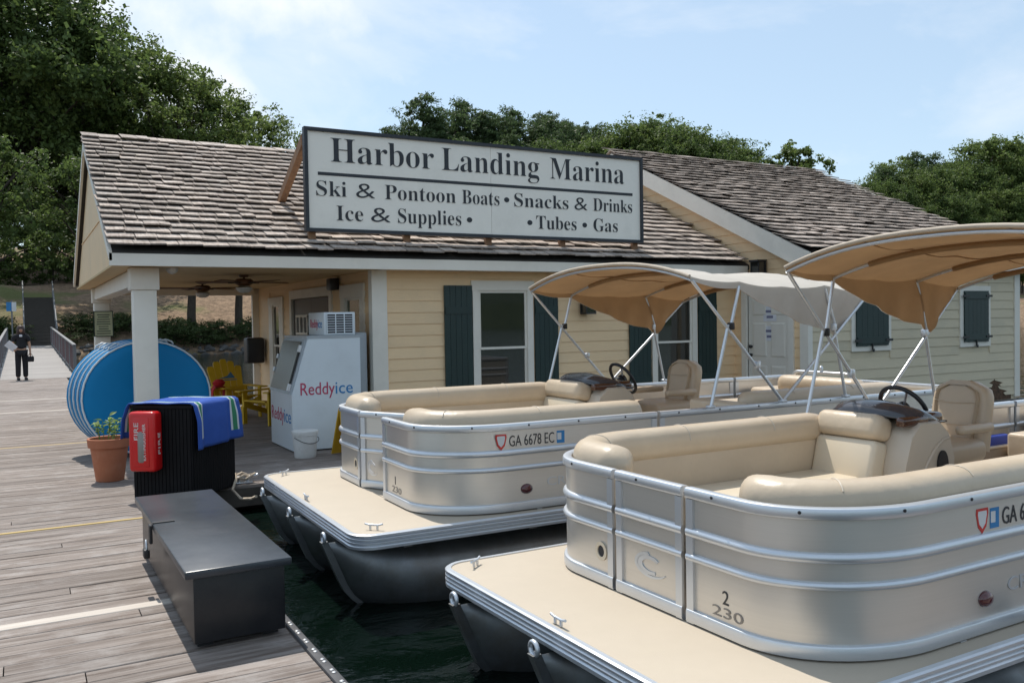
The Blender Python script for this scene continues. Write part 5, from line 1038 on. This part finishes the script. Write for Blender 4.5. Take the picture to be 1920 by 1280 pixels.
def skin(name, verts, edges, radii, m, parent, sub=2, root=0):
    me = bpy.data.meshes.new(name); me.from_pydata(verts, edges, []); me.materials.append(MATS[m]); o = bpy.data.objects.new(name, me); col.objects.link(o); o.parent = parent
    md = o.modifiers.new('skin', 'SKIN'); md.use_smooth_shade = True
    for i, r in enumerate(radii): me.skin_vertices[0].data[i].radius = r if isinstance(r, tuple) else (r, r)
    me.skin_vertices[0].data[root].use_root = True
    o.modifiers.new('sub', 'SUBSURF').levels = sub; o.modifiers['sub'].render_levels = sub; return o
pe = thing('person', 'person in black shirt and trousers walking on the gangway holding a white paper', 'person', (-0.03, 30.9, 0.002), R_(4))
V = [(0, 0, 0.92), (0, 0.0, 1.08), (0, 0.01, 1.25), (0, 0.01, 1.36), (0, 0, 1.43), (0, -0.01, 1.50), (0, -0.015, 1.585),
     (-0.17, 0.01, 1.355), (-0.23, 0.03, 1.10), (-0.20, -0.13, 0.98), (-0.19, -0.19, 0.96), (0.17, 0.01, 1.355), (0.225, 0.02, 1.10), (0.235, -0.08, 0.88), (0.235, -0.11, 0.81),
     (-0.085, 0, 0.86), (-0.095, -0.02, 0.48), (-0.10, 0.03, 0.08), (-0.10, -0.10, 0.04), (0.085, 0, 0.86), (0.10, 0.01, 0.48), (0.105, 0.05, 0.08), (0.11, -0.08, 0.04)]
E_ = [(0, 1), (1, 2), (2, 3), (3, 4), (4, 5), (5, 6), (3, 7), (7, 8), (8, 9), (9, 10), (3, 11), (11, 12), (12, 13), (13, 14), (0, 15), (15, 16), (16, 17), (17, 18), (0, 19), (19, 20), (20, 21), (21, 22)]
rd = [(0.14, 0.10), (0.12, 0.09), (0.13, 0.095), (0.10, 0.08), 0.048, (0.062, 0.075), (0.07, 0.085), 0.055, 0.042, 0.03, 0.026, 0.055, 0.042, 0.03, 0.026, 0.085, 0.06, 0.04, 0.035, 0.085, 0.06, 0.04, 0.035]
skin('body', V, E_, rd, 'skin', pe)
skin('shirt', [V[0], V[1], V[2], (0, 0.01, 1.35), (-0.165, 0.01, 1.35), (-0.215, 0.025, 1.17), (0.165, 0.01, 1.35), (0.21, 0.02, 1.17), (0, 0.01, 1.41)], [(0, 1), (1, 2), (2, 3), (3, 4), (4, 5), (3, 6), (6, 7), (3, 8)], [(0.175, 0.13), (0.155, 0.115), (0.165, 0.13), (0.14, 0.115), 0.10, 0.075, 0.10, 0.075, 0.085], 'black_cloth', pe)
skin('trousers', [V[0], V[15], V[16], (-0.10, 0.03, 0.07), V[19], V[20], (0.105, 0.05, 0.07)], [(0, 1), (1, 2), (2, 3), (0, 4), (4, 5), (5, 6)], [(0.165, 0.12), 0.105, 0.085, 0.075, 0.105, 0.085, 0.075], 'black_cloth', pe)
for x, yy in ((-0.10, -0.03), (0.11, -0.01)): obj('shoe', MB().rbox(x - 0.045, yy - 0.15, 0.0, x + 0.045, yy + 0.10, 0.08, 0.03, 3), 'black_plastic', pe, 60)
obj('collar', MB().rbox(-0.05, -0.125, 1.33, 0.03, -0.10, 1.40, 0.01, 2, Matrix.Rotation(0.0, 4, 'X')), 'paper', pe, 40)
hr = MB(); hr.lathe([(0, 1.69), (0.06, 1.68), (0.10, 1.62), (0.108, 1.55), (0.115, 1.46), (0.10, 1.38), (0.06, 1.36), (0.0, 1.36)], c=(0, 0.045, 0), n=16); obj('hair', hr, 'hair', pe, 60)
obj('nose', MB().rbox(-0.012, -0.118, 1.535, 0.012, -0.085, 1.565, 0.006, 2), 'skin', pe, 60)
for x in (-0.03, 0.03): obj('eye', MB().rbox(x - 0.010, -0.103, 1.568, x + 0.010, -0.09, 1.577, 0.003, 1), 'hair', pe)
obj('mouth', MB().rbox(-0.022, -0.102, 1.507, 0.022, -0.088, 1.515, 0.003, 1), 'sticker_red', pe)
for s, hx, hy, hz in ((-1, -0.19, -0.20, 0.955), (1, 0.235, -0.115, 0.80)):
    for k in range(4):
        q = -0.027 + 0.018 * k; L_ = (0.065, 0.078, 0.074, 0.058)[k]; obj('finger', MB().tube([(hx + q * 0.6, hy + q * 0.5, hz), (hx + q * 0.7, hy - 0.02 + q * 0.5, hz - L_ * 0.55), (hx + q * 0.6, hy - 0.005 + q * 0.5, hz - L_)], 0.009, 6, 0.007), 'skin', pe, 60)
    obj('thumb', MB().tube([(hx - s * 0.02, hy - 0.01, hz + 0.02), (hx - s * 0.045, hy - 0.03, hz - 0.015), (hx - s * 0.04, hy - 0.035, hz - 0.045)], 0.010, 6, 0.008), 'skin', pe, 60)
pa = tag(obj('clipboard', MB().box(-0.15, -0.006, -0.11, 0.15, 0.006, 0.11), 'paper'), 'white paper held in the hand of the person', 'paper'); pa.location = (-0.30, 30.68, 1.06); pa.rotation_euler = (R_(20), R_(42), 0)
hb_ = thing('handbag', 'small dark bag hanging from the hand of the person', 'bag', (0.21, 30.77, 0.56)); obj('pouch', MB().rbox(-0.10, -0.04, 0, 0.10, 0.04, 0.17, 0.03, 3), 'black_cloth', hb_, 50); obj('strap', MB().tube([(-0.07, 0, 0.16), (-0.03, 0, 0.25), (0.03, 0, 0.25), (0.07, 0, 0.16)], 0.008, 6), 'black_cloth', hb_, 60)

# ------------------------------------------------------------------ trees
import numpy as np
def quads_mesh(name, C, U, Vv, m):
    n = len(C); v = np.stack([C - U - Vv, C + U - Vv * 0.6, C + U * 0.8 + Vv, C - U * 0.9 + Vv * 0.8], 1).reshape(-1, 3)
    me = bpy.data.meshes.new(name); me.vertices.add(4 * n); me.vertices.foreach_set('co', v.astype(np.float32).ravel()); me.loops.add(4 * n); me.loops.foreach_set('vertex_index', np.arange(4 * n, dtype=np.int32))
    me.polygons.add(n); me.polygons.foreach_set('loop_start', np.arange(0, 4 * n, 4, dtype=np.int32)); me.update(calc_edges=True); me.validate(); me.materials.append(MATS[m]); return me
def crown_mesh(seed, H, R, z0, z1, nclump, nleaf, ls, m, flat=0.7, pine=False, cr=0.13):
    """crown of boughs: each bough is a spray of small leaf clusters of unequal size, with gaps between them"""
    g = np.random.default_rng(seed); Cs, Us, Vs = [], [], []; cl = []; ph = g.uniform(0, 6.28, 4)
    for k in range(nclump):
        t = g.uniform(0, 1); z = z0 + (z1 - z0) * t; prof = (1 - t) ** 0.5 * (0.55 + 0.9 * t) if pine else math.sin(math.pi * min(1, 0.14 + 0.80 * t)) ** 0.7
        a = g.uniform(0, 2 * math.pi); lob = 1 + 0.20 * math.sin(2 * a + ph[0] + 3 * t) + 0.16 * math.sin(3 * a + ph[1] - 5 * t) + 0.10 * math.sin(7 * t * 2 + ph[2])
        rad = R * prof * lob * g.uniform(0.05, 1.0) ** 0.45; c = np.array([rad * math.cos(a), rad * math.sin(a), z + g.uniform(-0.03, 0.05) * H]); r = H * cr * g.uniform(0.45, 1.25); cl.append((c, r))
        for q in range(4):                     # sub-clusters of the bough
            cc = c + g.normal(size=3) * r * np.array([0.55, 0.55, 0.32]); rs = r * g.uniform(0.35, 0.75); n = max(6, int(nleaf / 4 * g.uniform(0.5, 1.4))); d = g.normal(size=(n, 3)); d /= np.linalg.norm(d, axis=1)[:, None]
            P = cc + d * rs * g.uniform(0.15, 1.1, size=(n, 1)) ** 0.7 * np.array([1, 1, flat])
            N = d * 0.45 + g.normal(size=(n, 3)) * 0.6 + np.array([0, 0, 0.45]); N /= np.linalg.norm(N, axis=1)[:, None]; u = np.cross(N, g.normal(size=(n, 3))); u /= np.linalg.norm(u, axis=1)[:, None]; v = np.cross(N, u); s = ls * g.uniform(0.4, 1.3, size=(n, 1))
            Cs.append(P); Us.append(u * s * (0.3 if pine else 0.55)); Vs.append(v * s)
    return quads_mesh('crown', np.concatenate(Cs), np.concatenate(Us), np.concatenate(Vs), m), cl
def trunk_mesh(seed, H, zt, r0, cl, nl=22):
    r = random.Random(seed); mb = MB(); path = [(0.0, 0.0, -0.8)]; x = y = 0
    for k in range(1, 8): x += r.uniform(-0.02, 0.02) * H * 0.4; y += r.uniform(-0.02, 0.02) * H * 0.4; path.append((x, y, zt * k / 7))
    mb.tube(path, r0, 9, r0 * 0.3)
    for c, rd_ in r.sample(cl, min(nl, len(cl))):
        k = r.randrange(2, 7); p = Vector(path[k]); q = Vector(c.tolist())
        if q.z < p.z: k = 2; p = Vector(path[2])
        mid = p.lerp(q, 0.5) + Vector((0, 0, 0.03 * H * r.uniform(-0.5, 1))); mb.tube([p, mid, q], r0 * 0.34, 6, r0 * 0.08)
    me = mb.mesh('trunk'); fixn(me); smooth(me, 60); me.materials.append(MATS['bark']); return me
PROTO = {}
def proto(key, seed, H, R, z0, zt, nclump, nleaf, ls, m, r0, **k):
    cm_, cl = crown_mesh(seed, H, R, z0, H * 0.96, nclump, nleaf, ls, m, **k); PROTO[key] = (H, trunk_mesh(seed, H, zt, r0, cl), cm_)
proto('oak_a', 1, 20, 6.4, 4.0, 17, 190, 190, 0.155, 'leaf_oak', 0.36, cr=0.085)
proto('oak_b', 2, 20, 5.6, 2.6, 17, 190, 190, 0.155, 'leaf_oak', 0.32, cr=0.082)
proto('oak_c', 3, 20, 6.8, 6.0, 17, 170, 180, 0.155, 'leaf_light', 0.34, cr=0.085)
proto('oak_d', 13, 20, 6.2, 4.0, 17, 180, 180, 0.155, 'leaf_light', 0.30, cr=0.08)
proto('low', 14, 12, 4.6, 0.4, 9, 110, 190, 0.14, 'leaf_oak', 0.16, cr=0.10)
proto('pine_a', 4, 22, 3.6, 5.0, 21, 170, 130, 0.22, 'leaf_pine', 0.28, flat=0.5, pine=True, cr=0.060)
proto('pine_b', 5, 22, 4.4, 4.0, 21, 180, 130, 0.22, 'leaf_pine', 0.30, flat=0.5, pine=True, cr=0.064)
proto('light', 6, 16, 4.2, 3.0, 14, 75, 130, 0.22, 'leaf_light', 0.22, cr=0.08)
proto('shore', 7, 13, 4.4, 4.2, 11, 100, 190, 0.12, 'leaf_oak', 0.34, cr=0.09)
proto('bush', 8, 2.2, 1.5, 0.2, 1.2, 40, 90, 0.06, 'leaf_bush', 0.04, cr=0.22)
def tree(key, x, y, top, label, cat='tree', group=None, name='tree', rot=None, wide=1.0):
    H, tm, cmh = PROTO[key]; z = ground_z(x, y); s = (top - z) / H
    t = thing(name, label, cat, (x, y, z), random.uniform(0, 6.28) if rot is None else rot, group)
    for nm, me in (('trunk', tm), ('crown', cmh)):
        o = bpy.data.objects.new(nm, me); col.objects.link(o); o.parent = t; o.scale = (s * wide, s * wide, s)
    return t
ORD = ['leftmost', 'second from left', 'third from left', 'fourth from left', 'fifth from left', 'sixth from left', 'seventh from left', 'eighth from left', 'ninth from left', 'tenth from left', 'eleventh from left', 'twelfth from left', 'thirteenth from left']
def grove(items, what, where, cat, group, name, ordered=True):
    for i, (k_, x, y, tp) in enumerate(items): tree(k_, x, y, tp, (ORD[i] + ' ' + what + ' on the skyline ' + where) if ordered else what + ' ' + where, cat, group, name)
gl = 'broadleaf trees on the left bank'
grove((('oak_b', -5.8, 92.8, 36.9), ('oak_a', 0.7, 91.6, 35.7), ('oak_b', 5.6, 89.3, 29.9), ('oak_d', 10.0, 95.1, 29.9), ('oak_c', 14.2, 91.6, 26.9), ('oak_d', 18.3, 95.1, 26.0), ('oak_c', 22.7, 97.4, 24.3), ('oak_d', 26.9, 102.1, 21.3)), 'broadleaf tree', 'above the porch roof', 'tree', gl, 'tree')
grove((('oak_b', 2.3, 107.9, 29.9), ('oak_a', 8.7, 111.4, 27.6), ('oak_b', 15.7, 112.5, 24.1), ('oak_b', -4.1, 106.7, 31.1), ('oak_b', 21.5, 113.7, 21.8), ('low', -1.4, 81.0, 12.0), ('low', 2.4, 82.0, 11.0), ('low', 6.1, 83.0, 11.0), ('low', 10.0, 83.0, 10.5), ('low', 13.9, 85.0, 10.5), ('low', 17.9, 86.0, 10.0), ('low', 21.6, 88.0, 9.0)), 'shaded leafy tree', 'filling the wood behind the left skyline trees', 'tree', 'shaded trees of the left wood', 'tree', False)
tree('shore', 9.9, 61.5, 13.0, 'dark trunked tree by the water seen through the porch nearer the column'); tree('shore', 13.2, 62.5, 12.5, 'forked tree by the water seen through the porch beside the tan wall')
tree('shore', 4.6, 66, 13.5, 'broadleaf tree on the bank right of the stairs'); tree('shore', -2.6, 62, 14, 'broadleaf tree on the bank left of the stairs')
grove((('pine_b', 43, 122, 25.5), ('pine_a', 47.5, 120, 29.5), ('pine_b', 52.5, 120, 34.6), ('pine_a', 56.8, 126, 32), ('pine_b', 61.5, 125, 36), ('pine_a', 66, 123, 33.5), ('pine_b', 70.5, 125, 35.6), ('pine_a', 74.5, 121, 34.5), ('pine_b', 79, 124, 34), ('pine_a', 83.5, 127, 35), ('pine_b', 87.5, 128, 33)), 'dark pine', 'behind the roof sign', 'pine tree', 'pines on the ridge behind the roof sign', 'pine_tree')
grove((('pine_a', 38.5, 119, 21.5), ('pine_b', 40.5, 118, 23), ('pine_a', 45, 117, 26), ('pine_b', 50, 118, 30), ('pine_a', 54.8, 119, 31.5), ('pine_b', 59, 121, 33), ('pine_a', 63.6, 121, 33.5), ('pine_b', 68.4, 121, 33), ('pine_a', 72.5, 119, 33), ('pine_b', 77, 120, 32.5), ('pine_a', 81, 121, 33), ('pine_b', 85.5, 122, 33.5), ('pine_b', 57, 116, 28), ('pine_a', 64.5, 115, 29), ('pine_b', 73, 115, 30), ('pine_b', 81, 118, 31), ('oak_b', 48, 112, 25), ('oak_b', 54, 110, 26), ('oak_b', 61, 111, 26.5), ('oak_b', 68, 110, 27.5), ('oak_b', 76, 111, 28), ('pine_b', 86, 121, 31)), 'leafy tree', 'filling the wood below the pines behind the sign', 'tree', 'trees of the wood below the pines', 'tree', False)
grove((('oak_c', 84, 112, 31.5), ('oak_a', 88, 113, 33), ('oak_d', 92.0, 114, 33.8), ('oak_c', 96.0, 115, 33.2), ('oak_b', 100.0, 115, 32.2), ('oak_a', 104, 111, 31.2), ('oak_b', 107.0, 108, 27.5)), 'mid green broadleaf tree', 'behind the main shingle roof', 'tree', 'broadleaf trees behind the main roof', 'tree')
grove((('oak_d', 86, 109, 30.5), ('oak_b', 90, 109, 31), ('oak_c', 94, 110, 31), ('oak_a', 98, 110, 30.5), ('oak_d', 102, 108, 29.5), ('oak_a', 92, 107, 28), ('oak_a', 99, 106, 27.5), ('oak_b', 86, 106, 28)), 'leafy tree', 'half hidden behind the ridge of the main roof', 'tree', 'trees half hidden behind the main roof', 'tree', False)
tree('light', 109.5, 101, 29.0, 'pale green young tree standing alone above the main roof', name='tree')
grove((('oak_b', 117, 94, 19.5), ('oak_a', 121, 95, 23), ('pine_b', 126, 97, 25.5), ('oak_d', 131, 99, 27.5), ('pine_b', 136, 99, 29), ('pine_b', 142, 100, 29.3), ('oak_a', 147, 99, 28.5), ('oak_c', 151, 96, 32), ('oak_d', 157, 95, 32.5), ('oak_c', 162, 96, 32)), 'tree', 'of the right hillside', 'tree', 'trees on the right hillside', 'tree')
grove((('oak_d', 119, 92, 20), ('oak_b', 124, 93, 22), ('oak_c', 129, 94, 24), ('oak_a', 134, 94, 25.5), ('oak_d', 139.5, 95, 26.5), ('oak_b', 145, 94, 26.5), ('oak_c', 154, 92, 28), ('oak_b', 124, 88, 18), ('oak_a', 130, 88, 20), ('oak_d', 137, 89, 21), ('oak_c', 144, 88, 22), ('oak_b', 150, 87, 23), ('oak_a', 157, 87, 24), ('oak_c', 120, 82, 13), ('oak_b', 128, 80, 13), ('oak_d', 136, 80, 14), ('oak_b', 145, 79, 14), ('oak_a', 153, 78, 15)), 'green tree', 'on the lower slope of the right hillside', 'tree', 'trees low on the right hillside', 'tree', False)
gb = 'shrubs along the shore'; r_ = random.Random(5)
for k in range(52):
    x = -2 + k * 0.40 + r_.uniform(-0.4, 0.4); y = shore(x) + r_.uniform(0.9, 4.6)
    if 0.0 < x < 1.9: continue
    tree('bush', x, y, ground_z(x, y) + r_.uniform(0.5, 1.3), 'low dark shrub on the shaded bank by the water', 'shrub', gb, 'shrub', wide=1.8)
# riprap
rk = MB(); r_ = random.Random(9)
for k in range(360):
    x = r_.uniform(-6, 24); y = shore(x) + r_.uniform(-0.9, 0.9); s = r_.uniform(0.12, 0.32); z = ground_z(x, y) + 0.03
    bm = bmesh.new(); bmesh.ops.create_icosphere(bm, subdivisions=1, radius=s)
    for v in bm.verts: v.co = (x + v.co.x * r_.uniform(0.75, 1.3), y + v.co.y * r_.uniform(0.7, 1.2), z + v.co.z * r_.uniform(0.5, 0.85))
    bm.verts.index_update(); rk.add([v.co for v in bm.verts], [[v.index for v in f.verts] for f in bm.faces]); bm.free()
ro = stuff(obj('shore_rocks', rk, 'rock', fix=False)); tag(ro, 'band of grey riprap rocks along the far waterline', 'rocks')
